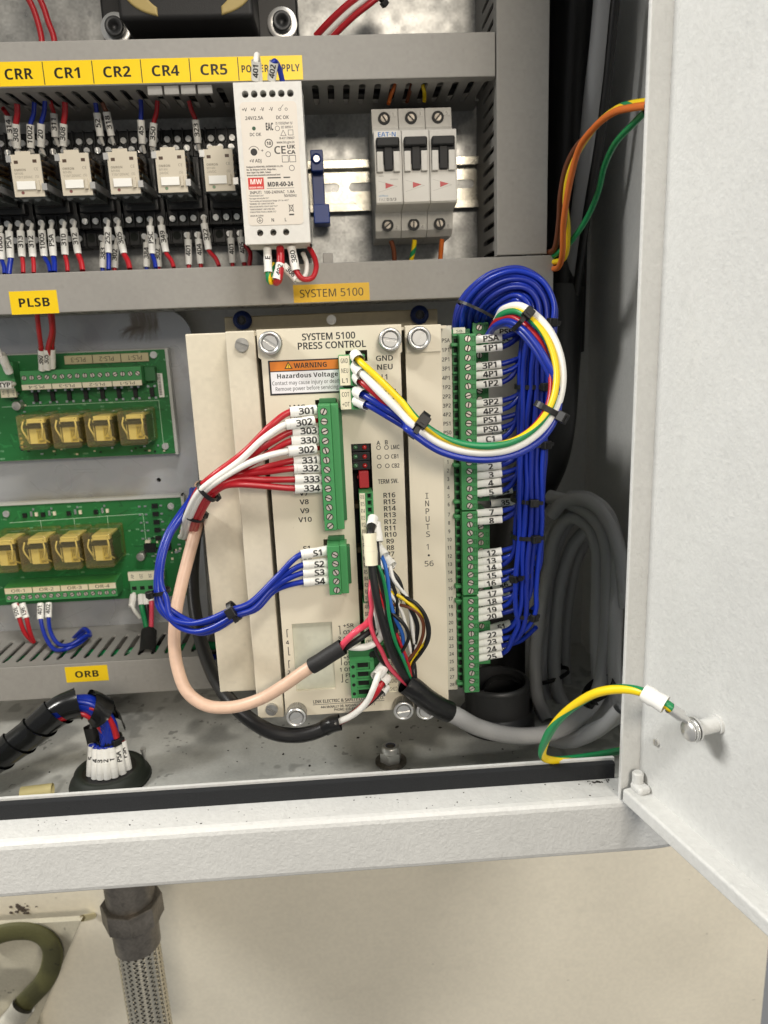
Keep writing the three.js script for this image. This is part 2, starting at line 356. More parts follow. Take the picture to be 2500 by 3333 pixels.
// dust and metal chips lying in the cabinet and on its lip
function specks(name, label, list, mat) {
  const out = list.map(([x, y, z, s]) => new THREE.IcosahedronGeometry(s, 0).scale(rr(0.6, 1.6), 0.35, rr(0.5, 1.3)).rotateY(rr(0, 3)).translate(x, y + s * 0.2, z));
  return tag(mesh(name, out, mat), label, 'debris', null, 'stuff');
}
{
  const L = [];
  for (let i = 0; i < 70; i++) { const x = rr(-60, 140), z = rr(90, 216); L.push([x, FLOOR, z, rr(0.3, 1.1) * (rnd() < 0.15 ? 1.6 : 1)]); }
  for (let i = 0; i < 24; i++) L.push([rr(-215, -60), FLOOR, rr(100, 216), rr(0.3, 0.9)]);
  specks('metal_chips', 'dark specks of swarf and dust scattered on the cabinet floor', L, m.speck);
  const Q = [];
  for (let i = 0; i < 60; i++) Q.push([rr(-185, 138), -249, rr(228, 243), rr(0.18, 0.5)]);
  specks('lip_dust', 'dark dust grains lying on the white cabinet lip', Q, m.speck);
  Q.length = 0;
  for (let i = 0; i < 12; i++) Q.push([rr(124, 141), -249, rr(227.5, 230), rr(0.4, 1.1)]);
  specks('gasket_crumbs', 'black crumbs of gasket foam at the hinge corner', Q, m.speck);
}

// ---------- mounting plates ----------
{
  const up = thing('mounting_plate', 'scuffed galvanised mounting plate behind the relay row', 'plate', [0, 0, 0]);
  mesh('sheet', BB(-415, 141, 28, 445, -3, 0), m.galv, up);
  const lo = thing('mounting_plate', 'galvanised mounting plate with a rounded corner behind the two relay boards', 'plate', [0, 0, 0]);
  const s = new THREE.Shape(); s.moveTo(-415, -262); s.lineTo(-124, -262); s.lineTo(-119.5, -88); s.lineTo(-114, 0); s.quadraticCurveTo(-113.5, 26, -140, 26.5); s.lineTo(-415, 26.5); s.closePath();
  const h = new THREE.Path(); const c = [-151.5,-105.5,0]; h.absarc(c[0], c[1], 1.8, 0, 2 * Math.PI); s.holes.push(h);
  const pm = canvasMat(302, 290, 6, (q) => {
    q.fillStyle = '#b9bcc0'; q.fillRect(0, 0, 302, 290);
    for (let i = 0; i < 900; i++) { const g = Math.round(rr(160, 205)); q.fillStyle = `rgba(${g},${g},${g + 3},${rr(0.05, 0.22).toFixed(2)})`; q.beginPath(); q.ellipse(rr(0, 302), rr(0, 290), rr(2, 16), rr(1, 7), rr(0, 3), 0, 7); q.fill(); }
    for (let i = 0; i < 130; i++) { q.strokeStyle = `rgba(90,92,96,${rr(0.08, 0.3).toFixed(2)})`; q.lineWidth = rr(0.08, 0.3); const x = rr(120, 302), y = rr(0, 290); q.beginPath(); q.moveTo(x, y); q.lineTo(x + rr(-26, 26), y + rr(-12, 12)); q.stroke(); }
    const sm = [-149.9,13.4,0], X = sm[0] + 415, Y = 27 - sm[1];
    for (let i = 0; i < 260; i++) { const a = rr(-11, 11), l = rr(3, 15); q.strokeStyle = `rgba(112,101,92,${rr(0.03, 0.12).toFixed(3)})`; q.lineWidth = rr(0.4, 2.6); q.beginPath(); q.moveTo(X + a, Y - l + rr(-5, 5)); q.quadraticCurveTo(X + a * 0.7 + 3, Y, X + a * 1.1 - rr(-1, 5), Y + l * rr(0.2, 0.9)); q.stroke(); }
    for (let i = 0; i < 24; i++) { q.strokeStyle = 'rgba(112,101,92,.12)'; q.lineWidth = rr(0.4, 1.6); q.beginPath(); q.moveTo(X - 2, Y + 1); q.quadraticCurveTo(X - 12, Y + rr(-3, 4), X - 17 + rr(-3, 3), Y + rr(2, 9)); q.stroke(); }
  }, 0.5, { metalness: 0.45, roughnessMap: galvR });
  mesh('sheet', faceUV(EX(s, 3, -3), -415, -262, 302, 290), pm, lo, false);
  const st = thing('shock_mount_bracket', 'tan steel bracket with blue rubber mounts above the press control unit', 'bracket', [0, 0, 0]);
  const a = [-85.7,12.9,20], b = [73.4,17.6,20];
  mesh('bar', RB(a[0], b[0], 2, 18, 15, 20, 1), std('#cfc3a6', 0.45, { metalness: 0.2, map: plain }), st);
  for (const p of [[-72,15,22], [59.4,14,22]]) {
    mesh('rubber_mount', [LA([[3.4, -3], [6.8, -3], [7, 0], [6.2, 3], [3.4, 3.4]]).rotateX(Math.PI / 2).translate(p[0], p[1], 23)], std('#142a63', 0.5), st);
    mesh('mount_bolt', [CY(3.4, 4, 'z', p[0], p[1], 22, 18), CY(2, 2, 'z', p[0], p[1], 25, 6)], m.bushing, st);
  }
  const n = [-6.4,12.9,20];
  mesh('bracket_screw', [CY(3.6, 2, 'z', n[0], n[1], 21, 18), CY(2.2, 2.4, 'z', n[0], n[1], 22.6, 6)], m.steel, st);
}

// ---------- slotted wire ducts: base wall, separate fingers and a snap-on cover ----------
function duct(label, { x0, x1, y0, y1, z = 77, vertical = false, walls = [0, 1], pitch = 10, off = 0 }) {
  const g = thing('wire_duct', label, 'wire duct', [0, 0, 0]);
  mesh('base', [BB(x0 + 1, x1 - 1, y0 + 1, y1 - 1, 0.2, 2), ...walls.map((w) => (vertical ? BB(w ? x1 - 2.4 : x0 + 1, w ? x1 - 1 : x0 + 2.4, y0 + 1, y1 - 1, 2, 24) : BB(x0 + 1, x1 - 1, w ? y1 - 2.4 : y0 + 1, w ? y1 - 1 : y0 + 2.4, 2, 24)))], m.duct, g);
  const cv = [RB(x0, x1, y0, y1, z - 2, z, 0.7)];
  if (vertical) cv.push(BB(x0, x0 + 1.2, y0, y1, z - 9, z - 1), BB(x1 - 1.2, x1, y0, y1, z - 9, z - 1));
  else cv.push(BB(x0, x1, y0, y0 + 1.2, z - 9, z - 1), BB(x0, x1, y1 - 1.2, y1, z - 9, z - 1));
  mesh('cover', cv, m.duct, g);
  const f = new THREE.Shape();
  f.moveTo(-3.6, 0); f.lineTo(-2.9, 8); f.lineTo(-2.9, 38); f.lineTo(-3.9, 40); f.lineTo(-3.9, 50); f.lineTo(3.9, 50); f.lineTo(3.9, 40); f.lineTo(2.9, 38); f.lineTo(2.9, 8); f.lineTo(3.6, 0); f.closePath();
  const fg = geo(EX(f, 1.4, 0));
  const a0 = vertical ? y0 : x0, a1 = vertical ? y1 : x1;
  for (const w of walls) for (let a = a0 + 6 + off; a < a1 - 4; a += pitch) {
    const q = mesh('finger', fg, m.duct, g);
    if (vertical) { q.quaternion.setFromRotationMatrix(new THREE.Matrix4().makeBasis(new V3(0, 1, 0), new V3(0, 0, 1), new V3(1, 0, 0))); put(q, w ? x1 - 2.4 : x0 + 1, a, 24); }
    else { q.rotation.x = Math.PI / 2; put(q, a, w ? y1 - 1 : y0 + 2.4, 24); }
  }
  return g;
}
const ductTop = duct('grey slotted wire duct with the yellow relay name strip', { x0: -330, x1: 106.2, y0: 157, y1: 182.4, walls: [0, 1], pitch: 10.2, off: 4.4 });
const ductSide = duct('upright grey slotted wire duct beside the circuit breaker', { x0: 106.8, x1: 140.6, y0: 49, y1: 330, vertical: true, walls: [0, 1], pitch: 9.4, off: 2 });
const ductMid = duct('grey wire duct with yellow labels above the press control unit', { x0: -330, x1: 145.2, y0: 22.9, y1: 48.2, walls: [0, 1] });
const ductLow = duct('grey slotted wire duct labelled ORB under the lower relay board', { x0: -330, x1: -109, y0: -252, y1: -225.4, walls: [0, 1], off: 5 });
{
  const yl = '#f4cf1c';
  const strip = (g, w, h, x, y, text, o = {}) => {
    const r = cell(w, h, 9, (c) => { c.fillStyle = o.bg ?? yl; c.fillRect(0, 0, w, h); if (o.bar) { c.fillStyle = '#222'; c.fillRect(0, 0.4, 0.5, h - 0.8); } txt(c, text, w / 2, h / 2, o.cap ?? 5.4, { bold: o.bold ?? true, width: o.tw, color: '#1b1b1b' }); });
    const s = sticker('name_label', -w / 2, w / 2, -h / 2, h / 2, 0, 0.25, r, g, m.foil); put(s, x, y, 77); s.rotation.z = o.rot ?? 0; return s;
  };
  const names = ['CRR', 'CR1', 'CR2', 'CR4', 'CR5'], xs = [-204.6, [-174.2,162.1,77][0], [-144.4,162.6,77][0], [-114.9,163,77][0], [-85.2,163.3,77][0], [-55.4,163.5,77][0], [-15.3,164.4,77][0]];
  xs[0] = 2 * xs[1] - xs[2];
  names.forEach((n, i) => strip(ductTop, xs[i + 1] - xs[i] - 0.05, 13.6, (xs[i] + xs[i + 1]) / 2, 164.6, n, { bar: 1, cap: 6, tw: 17.5 }));
  strip(ductTop, xs[6] - xs[5], 13.6, (xs[5] + xs[6]) / 2, 164.6, 'POWER SUPPLY', { bar: 1, cap: 4.2, tw: 36.5 });
  const a = [-214.5,30.5,77], b = [-184,29.8,77]; strip(ductMid, b[0] - a[0], 14.6, (a[0] + b[0]) / 2, [-199.2,30,77][1], 'PLSB', { cap: 5.6, tw: 21 });
  const c = [-30,29.8,77], d = [20.6,29.8,77]; strip(ductMid, d[0] - c[0], 11.4, (c[0] + d[0]) / 2, [-4.8,29.2,77][1], 'SYSTEM 5100', { bg: '#d9ae2a', cap: 5, tw: 43, bold: false });
  const e = [-214.9,-232.5,77], f = [-184.2,-234.6,77]; strip(ductLow, f[0] - e[0], 12.2, (e[0] + f[0]) / 2, [-199.5,-233.9,77][1], 'ORB', { cap: 5.2, tw: 18, rot: 0.0 });
  // four white clip heads pushed into the fingers under the CR4 name
  for (const px of [[985, 578], [1090, 575], [1197, 572], [1303, 570]]) { const p = { 985: [-108.2,154.3,74], 1090: [-97.9,154.3,74], 1197: [-87.5,154.3,74], 1303: [-77.1,154.3,74] }[px[0]]; box(ductTop, 'finger_clip', 9.2, 5.6, 3.4, p[0], p[1], 73.5, m.duct, 0.7); }
  const t = [-5.9,51.1,76]; box(ductMid, 'finger_clip', 6.6, 7, 3, t[0], t[1], 74, m.duct, 0.6);
}
// wires lying inside the ducts, seen through the slots
for (const [where, d, vert] of [['the relay name duct', [-325, 100, 162, 177], 0], ['the press control duct', [-325, 140, 28, 43], 0], ['the ORB duct', [-325, -112, -247, -231], 0], ['the upright duct', [54, 325, 111, 136], 1]])
  [['black', m.black], ['dark red', m.red], ['blue', m.blue], ['dark green', m.green], ['black', m.black]].forEach(([c, mt], i) => {
    const pts = []; for (let k = 0; k <= 12; k++) { const a = d[0] + (d[1] - d[0]) * k / 12, b = d[2] + (d[3] - d[2]) * (i + 0.5) / 5 + rr(-1.6, 1.6), z = 30 + (i * 23) % 31 + rr(-5, 5); pts.push(vert ? [b, a, z] : [a, b, z]); }
    wire(['lowest', 'second', 'third', 'fourth', 'topmost'][i] + ` ${c} wire run lying inside ${where}`, pts, 3.4, mt, { name: 'duct_wire', n: 60 });
  });
// DIN rail with its long holes
{
  const g = thing('din_rail', 'bright zinc DIN rail carrying relays, power supply and breaker', 'rail', [0, 108, 0]);
  const s = shapeOf([[-300, -12.5], [108, -12.5], [108, 12.5], [-300, 12.5]]);
  for (let x = -290; x < 100; x += 25.2) { const h = new THREE.Path(); const q = x + 2.2; h.moveTo(q, -3.1); h.lineTo(q + 12, -3.1); h.absarc(q + 12, 0, 3.1, -Math.PI / 2, Math.PI / 2); h.lineTo(q, 3.1); h.absarc(q, 0, 3.1, Math.PI / 2, 1.5 * Math.PI); s.holes.push(h); }
  mesh('web', EX(s, 1, 0.2, 0, 5), m.rail, g);
  for (const k of [-1, 1]) mesh('flange', [BB(-300, 108, k * 12.5 - 0.5, k * 12.5 + 0.5, 1.2, 7.5), RB(-300, 108, Math.min(k * 12, k * 17.8), Math.max(k * 12, k * 17.8), 6.6, 7.7, 0.4, 1)], m.rail, g);
}

// ---------- plug-in relays on their sockets ----------
const RX = [-224.8, -194.4, -164.1, -133.7, -103.4, -73], RN = ['at the edge of the row', 'CRR', 'CR1', 'CR2', 'CR4', 'CR5'];
function makeSocket(label) {
  const g = thing('relay_socket', label, 'relay socket', [0, 108, 0], 'relay sockets on the rail');
  mesh('base', [RB(-14.7, 14.7, -38, 38, 0.5, 19, 0.8, 1), RB(-14.7, 14.7, -27, 27, 18, 28, 0.8, 1), RB(-12, 12, -17, 17, 27, 35, 0.8, 1), ...[-11, -3.7, 3.7, 11].flatMap((x) => [BB(x - 3.6, x - 3, 29, 38, 19, 23), BB(x - 3.6, x - 3, -38, -29, 19, 23), BB(x - 3.6, x - 3, 18, 27, 28, 32), BB(x - 3.6, x - 3, -27, -18, 28, 32)])], m.socket, g);
  for (const x of [-11, -3.7, 3.7, 11]) {
    for (const [wy, wz] of [[31.5, 19.1], [23.5, 28.1], [-22, 28.1], [-32, 19.1]]) mesh('screw_well_shade', CY(2.9, 0.3, 'z', x, wy, wz, 14), m.hole, g);  // flat dark discs, recess shade as colour round each screw
    screwAt(g, headMid, x, 31.5, 20.5, m.steel, 'terminal_screw'); screwAt(g, headMid, x, 23.5, 29.6, m.steel, 'terminal_screw'); screwAt(g, headMid, x, -22, 29.6, m.steel, 'terminal_screw');
    if (x > -8) screwAt(g, headMid, x, -32, 20.5, m.steel, 'terminal_screw');
  }
  mesh('hold_down_clip', [BB(-11.6, -10.4, 8, 12, 30, 68), BB(-11.6, -8.4, 8, 12, 67.9, 72.2)], m.steel, g); mesh('hold_down_clip', [BB(10.6, 11.8, -9, -5, 30, 68), BB(8.6, 11.8, -9, -5, 67.9, 72.6)], m.steel, g);
  return g;
}
const soc = makeSocket('black screw-terminal socket under relay ' + RN[1]);
RX.forEach((x, i) => (i === 1 ? put(soc, x, 108, 0) : dup(soc, [x, 108, 0], i ? 'black screw-terminal socket under relay ' + RN[i] : 'black screw-terminal socket next before relay CRR')));
const plateCell = (volts, spot) => cell(19, 26, 12, (c) => {
  c.fillStyle = '#c9c1b0'; c.fillRect(0, 0, 19, 26);
  c.fillStyle = '#4a382c'; c.fillRect(2.2, 3.6, 2.6, 2); c.fillRect(14, 3.2, 2.6, 2);
  txt(c, 'OMRON', 1.6, 9.4, 1.5, { align: 'left', bold: true, width: 7.6, color: '#7b7466' }); txt(c, 'CE', 15.6, 9, 1.8, { color: '#857e70' });
  txt(c, 'MY4N', 1.6, 11.6, 1.5, { align: 'left', color: '#857e70' }); txt(c, volts, 1.6, 13.8, 1.5, { align: 'left', color: '#857e70' }); txt(c, '(S)', 15.6, 13.6, 1.5, { color: '#8f887a' });
  c.fillStyle = spot; c.beginPath(); c.arc(5.4, 23.4, 1, 0, 7); c.fill(); c.strokeStyle = '#8a8275'; c.lineWidth = 0.2; c.stroke();
});
const cellAC = plateCell('110/120VAC', '#7d4a48'), cellDC = plateCell('24VDC', '#6b8a6c');
function makeRelay(label, c) {
  const g = thing('plug_in_relay', label, 'relay', [0, 108, 0], 'plug-in relays in the row');
  const sheet = (w, h, rx, ry, x, y, z) => new THREE.PlaneGeometry(w, h).rotateX(rx).rotateY(ry).translate(x, y, z), H2 = Math.PI / 2;
  mesh('cover', [sheet(21, 36, -H2, 0, 0, 13.2, 53), sheet(21, 36, H2, 0, 0, -14, 53), sheet(36, 27.2, 0, H2, 10.5, -0.4, 53), sheet(36, 27.2, 0, -H2, -10.5, -0.4, 53), sheet(21, 27.2, 0, 0, 0, -0.4, 71)], m.smoke, g);
  sticker('front_plate', -9.4, 9.4, -12.6, 12.5, 70.2, 71.5, c, g);
  mesh('mechanism', [BB(-8.6, 8.6, -12, -3, 36, 60), BB(-8.8, 8.8, 4, 11.6, 36, 46), BB(-8.8, 8.8, -13, 12.4, 35, 38)], m.coil, g);
  for (const y of [-1.6, 2, 5.6, 9.2]) mesh('contact_spring', BB(-8.8, 9.3, y, y + 1, 46, 66), m.contact, g);
  mesh('armature', [BB(-9, 9, -12.4, -10.8, 38, 66), BB(8.4, 9.2, -11, 2, 40, 60)], m.zinc, g);
  box(g, 'flag_label', 11.6, 5, 0.8, -1.2, -5.9, 72.1, m.sleeve, 0.2);
  box(g, 'flag_holder', 2, 6.4, 2.2, 6.4, -5.9, 72, m.relayPlate, 0.3);
  box(g, 'top_tab', 9.5, 2.2, 1.4, -1.2, 13.4, 70.6, m.relayPlate, 0.3);
  return g;
}
const rlA = makeRelay('', cellAC), rlD = makeRelay('', cellDC);
RX.forEach((x, i) => {
  const d = i > 3, o = d ? rlD : rlA, first = i === 1 || i === 4;
  const lab = i === 0 ? 'smoked clear plug-in relay standing just before CRR' : `smoked clear plug-in relay ${d ? 'marked 24VDC' : 'marked 110/120VAC'} under the yellow ${RN[i]} name`;
  if (first) { put(o, x, 108, 0); o.userData.label = lab; } else dup(o, [x, 108, 0], lab);
});
// wires above and below the relay row; a, b: sleeve ends in reading order, top: where the wire enters the duct
const wc = { r: m.red, b: m.blue, n: m.brown };
function relayWire(text, col, lo, hi, far, below, where, extra = 1) {
  const end = below ? [hi[0], hi[1] + 5, hi[2] - 4] : [lo[0], lo[1] - 4.5, lo[2] - 4], s0 = below ? hi : lo, s1 = below ? lo : hi;
  const mid = [(s1[0] + far[0]) / 2 + (far[0] - s1[0]) * 0.15, (s1[1] + far[1]) / 2, (s1[2] + far[2]) / 2];
  const pts = [s0, [(lo[0] + hi[0]) / 2, (lo[1] + hi[1]) / 2, (lo[2] + hi[2]) / 2], s1, mid, far];
  wire(`${{ r: 'red', b: 'blue', n: 'brown' }[col]} wire with white sleeve ${text} ${where}`, pts, extra > 1 ? 1.9 : 1.5, wc[col], { sleeve: { a: lo, b: hi, r: 2.45, text, end, near: s0 }, name: 'relay_wire', group: 'wires of the relay row' });
}
relayWire('314', 'r', [-215.3,138.8,34], [-213.9,152.2,38], [-213.7,154.6,45], 0, 'behind sleeve 308 above relay CRR');
relayWire('308', 'r', [-209.4,131.2,42], [-206.9,145.2,45], [-203.3,156.4,48], 0, 'above relay CRR', 2);
relayWire('1002', 'b', [-200.5,131.2,42], [-198,144.8,44], [-192.8,157.6,46], 0, 'above relay CRR');
relayWire('20', 'b', [-193.7,131.4,42], [-191,145.1,44], [-185.8,159.3,46], 0, 'above relay CRR');
relayWire('311', 'r', [-186.2,139.3,34], [-184.5,153.3,36], [-184.6,160.1,40], 0, 'above relay CR1');
relayWire('308', 'r', [-179.1,131.6,42], [-176.4,144.7,44], [-173.2,157.2,46], 0, 'above relay CR1', 2);
relayWire('52', 'b', [-156.2,139.2,34], [-155.9,152.8,37], [-155.3,159.4,40], 0, 'above relay CR2');
relayWire('318', 'n', [-148.8,139.3,34], [-149.5,153.2,37], [-150.7,158.3,40], 0, 'above relay CR2');
relayWire('45', 'b', [-127.2,132.2,40], [-126.1,146.3,42], [-124.3,159.4,44], 0, 'above relay CR4');
relayWire('350', 'r', [-120.1,130,42], [-117.4,143.8,44], [-113.1,156.7,46], 0, 'above relay CR4');
relayWire('323', 'r', [-90,131.7,40], [-90,145.6,42], [-92.6,156.3,46], 0, 'above relay CR5');
relayWire('1006', 'b', [-229.6,60.8,44], [-228.8,77.9,42], [-226.6,50.9,50], 1, 'at the edge below the relay row');
relayWire('PSA', 'b', [-222.7,61.2,46], [-222.8,79,42], [-223.2,50.1,52], 1, 'below relay CRR', 2);
relayWire('313', 'r', [-214.9,61.7,46], [-215,79,42], [-213.4,50.8,52], 1, 'below relay CRR');
relayWire('312', 'r', [-207.7,61.4,46], [-208.2,78.9,42], [-206.4,50.6,52], 1, 'below relay CRR');
relayWire('1005', 'b', [-200.8,61.9,44], [-200.8,79.1,42], [-195.3,50.7,52], 1, 'below relay CRR');
relayWire('PSA', 'b', [-193.9,61.5,46], [-194.6,79.3,42], [-192,50.4,54], 1, 'below relay CR1', 2);
relayWire('310', 'r', [-185.9,62,46], [-186.1,79.3,42], [-183.7,50.8,52], 1, 'below relay CR1');
relayWire('312', 'r', [-177.1,62.5,46], [-179.1,79.7,42], [-173.6,51,52], 1, 'below relay CR1', 2);
relayWire('252', 'b', [-156.6,62.3,46], [-156.3,79.4,42], [-156.2,50.9,52], 1, 'below relay CR2');
relayWire('305', 'r', [-146.2,61.7,46], [-149.3,79.4,42], [-141.8,50.9,52], 1, 'below relay CR2', 2);
relayWire('PSC', 'b', [-127.1,60.8,46], [-127.3,79.3,42], [-124.3,50.9,52], 1, 'below relay CR4');
relayWire('349', 'r', [-117.6,61.5,46], [-119.8,79.5,42], [-112,50.9,52], 1, 'below relay CR4');
relayWire('322', 'r', [-88.3,62.1,46], [-90.4,79.8,42], [-81.2,50.9,52], 1, 'below relay CR5');
relayWire('383', 'b', [-165.4,53.8,34], [-163.6,71.1,30], [-165.5,47.8,36], 1, 'hanging behind sleeve 252');
relayWire('302', 'r', [-157.1,53.5,34], [-155.7,69.2,30], [-157,47.5,36], 1, 'hanging behind sleeve 305');
relayWire('384', 'b', [-134.7,53.3,34], [-133.8,70.1,30], [-134.7,46.7,36], 1, 'hanging behind sleeve PSC');
relayWire('302', 'r', [-126.4,53,34], [-126.5,68.3,30], [-126.4,46.5,36], 1, 'hanging behind sleeve 349');
relayWire('401', 'r', [-105.1,53.9,34], [-104.7,71.3,30], [-105.1,46.8,36], 1, 'hanging behind sleeve 322');
relayWire('404', 'r', [-96.7,54.1,34], [-97.3,71.3,30], [-96.6,46.5,36], 1, 'hanging behind sleeve 322');
relayWire('401', 'r', [-74,53.7,36], [-74.4,71.1,32], [-74.2,45.6,38], 1, 'hanging beside the power supply');
relayWire('405', 'r', [-65.8,53.8,36], [-67.3,71.4,32], [-65.3,45.3,38], 1, 'hanging beside the power supply');
wire('red wire dropping past the power supply into the duct', [[-64.1,65.8,34],[-60.1,59.3,44],[-60.9,50.6,48],[-61.5,43.1,50]], 1.6, m.red);

// ---------- power supply ----------
{
  const g = thing('power_supply', 'white slim power supply with a dense printed front label', 'power supply', [-35.7, 102.6, 0]);
  const s = shapeOf([[8, -44], [99, -44], [99, 44], [8, 44]]);
  mesh('case', EX(s, 36, -18, 0).rotateY(-Math.PI / 2), m.psuSide, g);
  // white front shell, chamfered at top and bottom, its terminal holes sunk in
  const fs = shapeOf([[-20, -45], [20, -45], [20, 45], [-20, 45]]);
  const hx = [-16.2, -10.9, -5.6, -0.3, 5, 10.3].map((x) => [x + 2.9, 38.6]).concat([[-10.5, -38.5], [-2.4, -38.5], [5.4, -38.5]]);
  for (const [x, y] of hx) { const h = new THREE.Path(); h.absarc(x, y, 1.95, 0, 2 * Math.PI); fs.holes.push(h); }
  const front = EX(fs, 7.6, 100.2, 0.2, 10);
  mesh('front_shell', [front, BB(-20, 20, 44, 45, 78, 102), BB(-20, 20, -45, -44, 78, 102), BB(-20, -19, -45, 45, 84, 102), BB(19, 20, -45, 45, 84, 102)], m.psu, g);
  for (const [x, y] of hx) screwAt(g, headSmall, x, y, 101.4, m.darksteel, 'terminal_screw');
  const W = 33.5, H = 68.5;
  const lab = canvasMat(W, H, 14, (c) => {
    c.fillStyle = '#dcd5cb'; c.fillRect(0, 0, W, H);
    const T = (t, x, y, h, o) => txt(c, t, x, y, h, { color: '#2e2c2a', heavy: 4, ...o });
    ['+V', '+V', '-V', '-V'].forEach((t, i) => T(t, 2.6 + i * 5.2, 4, 1.9)); c.strokeStyle = '#3a3835'; c.lineWidth = 0.25;
    c.beginPath(); c.arc(23.4, 4.3, 0.7, 0, 7); c.moveTo(23.9, 3.8); c.lineTo(25.6, 1.8); c.stroke(); c.beginPath(); c.arc(27.2, 4.3, 0.7, 0, 7); c.stroke();
    T('24V/2.5A', 8, 8.6, 1.9); T('DC OK', 24.6, 8.6, 1.9); T('EAC', 16.6, 13.4, 4, { bold: true, width: 4.6 });
    T('IS 13252(Part 1)/', 25.4, 11.8, 1.3, { width: 10 }); T('IEC 60950-1', 27, 14, 1.3, { width: 7 });
    c.fillStyle = '#1f4a30'; c.beginPath(); c.arc(7.4, 14.3, 1.1, 0, 7); c.fill(); T('DC OK', 8, 17.6, 1.7);
    c.beginPath(); c.arc(21.3, 14.6, 1.3, 0, 7); c.stroke(); c.strokeRect(27.6, 15.6, 2.8, 2.8); c.beginPath(); c.moveTo(23, 18.6); c.lineTo(24.6, 15.6); c.lineTo(26.2, 18.6); c.closePath(); c.stroke();
    T('R-41178667', 26.6, 20, 1.3, { width: 9 }); T('www.bis.gov.in', 25.6, 22.2, 1.3, { width: 10.6 });
    c.lineWidth = 0.5; c.beginPath(); c.arc(15.6, 22.6, 2.2, 0, 7); c.stroke(); T('10', 15.6, 22.6, 1.8, { bold: true }); c.lineWidth = 0.3;
    T('CE', 22, 26.4, 4, { width: 7.4 }); T('UK', 28.6, 24.8, 2, { bold: true, width: 5 }); T('CA', 28.6, 27.8, 2, { bold: true, width: 5 });
    c.fillStyle = '#101014'; c.beginPath(); c.arc(6.4, 27.2, 2, 0, 7); c.fill(); c.beginPath(); c.arc(6.4, 27.2, 3.2, 3.6, 6); c.stroke(); T('+', 11.4, 26.4, 2); T('+V ADJ', 7, 32, 1.8);
    c.strokeRect(23, 29.6, 3.6, 3.6); c.strokeRect(27.4, 29.6, 3.6, 3.6); c.beginPath(); c.arc(14.8, 28.6, 1.4, 0, 7); c.stroke(); c.beginPath(); c.arc(28.4, 36.6, 1.5, 0, 7); c.stroke();
    for (let i = 0; i < 4; i++) T(['Designed by MEAN WELL ENTERPRISES CO.,LTD.', 'No. 28, Wuquan 3rd Rd., Wugu Dist.,', 'New Taipei City 24891, Taiwan', 'Manual:www.meanwell.com/manual.html'][i], 1.2, 35.4 + i * 1.55, 0.95, { align: 'left', width: [22, 18, 14.5, 20][i], bold: true });
    c.fillStyle = '#c8302b'; c.fillRect(1.6, 41.4, 9.4, 6.6); txt(c, 'MW', 6.3, 43.6, 2.9, { bold: true, color: '#f2e9e2', width: 7.4 }); txt(c, 'MEAN WELL', 6.3, 46.9, 1.05, { bold: true, color: '#f2e9e2', width: 8.4 });
    T('MDR-60-24', 20.8, 45.4, 2.5, { bold: true, width: 15.6 }); c.fillStyle = '#3a3835'; c.fillRect(12.6, 47.6, 16.4, 0.2); c.fillRect(13.4, 41.4, 8, 0.7); c.fillRect(23, 41.4, 4, 0.7);
    T('INPUT:  100-240VAC  1.8A', 15.6, 49.8, 1.55, { width: 27 }); T('50/60Hz', 26.4, 52, 1.5);
    for (let i = 0; i < 7; i++) T(['"Terminal torque 5 Lb-in"', '"Use copper wire only Min 75 C"', '"Surrounding air temperature Range -20 C to +60 C"', '"WARNING: USE CONDUCTORS WITH', 'INSULATION RATED FOR AT LEAST 75 C"', '"AVERTISSEMENT: EMPLOYER DES', 'CONDUCTEURS POUR AU MOINS 75 C"'][i], 1.4, 51.6 + i * 1.55, 0.8, { align: 'left', width: [9, 12, 24, 15, 17, 15, 16][i] });
    T('MADE IN CHINA', 1.4, 63, 0.9, { align: 'left', width: 8 }); c.beginPath(); c.moveTo(25, 57); c.lineTo(28, 61.4); c.moveTo(28, 57); c.lineTo(25, 61.4); c.rect(25.4, 57.6, 2.2, 3); c.stroke(); c.fillStyle = '#3a3835'; c.fillRect(25, 62.4, 3, 0.9);
    c.beginPath(); c.arc(7, 65.6, 1.7, 0, 7); c.moveTo(7, 64.3); c.lineTo(7, 65.6); c.moveTo(5.9, 65.6); c.lineTo(8.1, 65.6); c.moveTo(6.3, 66.2); c.lineTo(7.7, 66.2); c.stroke(); T('N', 14.8, 65.6, 1.9); T('L', 22.6, 65.6, 1.9);
  }, 0.4);
  const pl = new THREE.Shape(), x0 = -17, x1 = 16.5, y0 = -34.2, y1 = 34.3, R = 2.4;
  pl.moveTo(x0 + R, y0); pl.lineTo(x1 - R, y0); pl.absarc(x1 - R, y0 + R, R, -Math.PI / 2, 0); pl.lineTo(x1, y1 - R); pl.absarc(x1 - R, y1 - R, R, 0, Math.PI / 2); pl.lineTo(x0 + R, y1); pl.absarc(x0 + R, y1 - R, R, Math.PI / 2, Math.PI); pl.lineTo(x0, y0 + R); pl.absarc(x0 + R, y0 + R, R, Math.PI, 1.5 * Math.PI);
  mesh('front_label', faceUV(EX(pl, 0.3, 108, 0), x0, y0, x1 - x0, y1 - y0), lab, g, false);
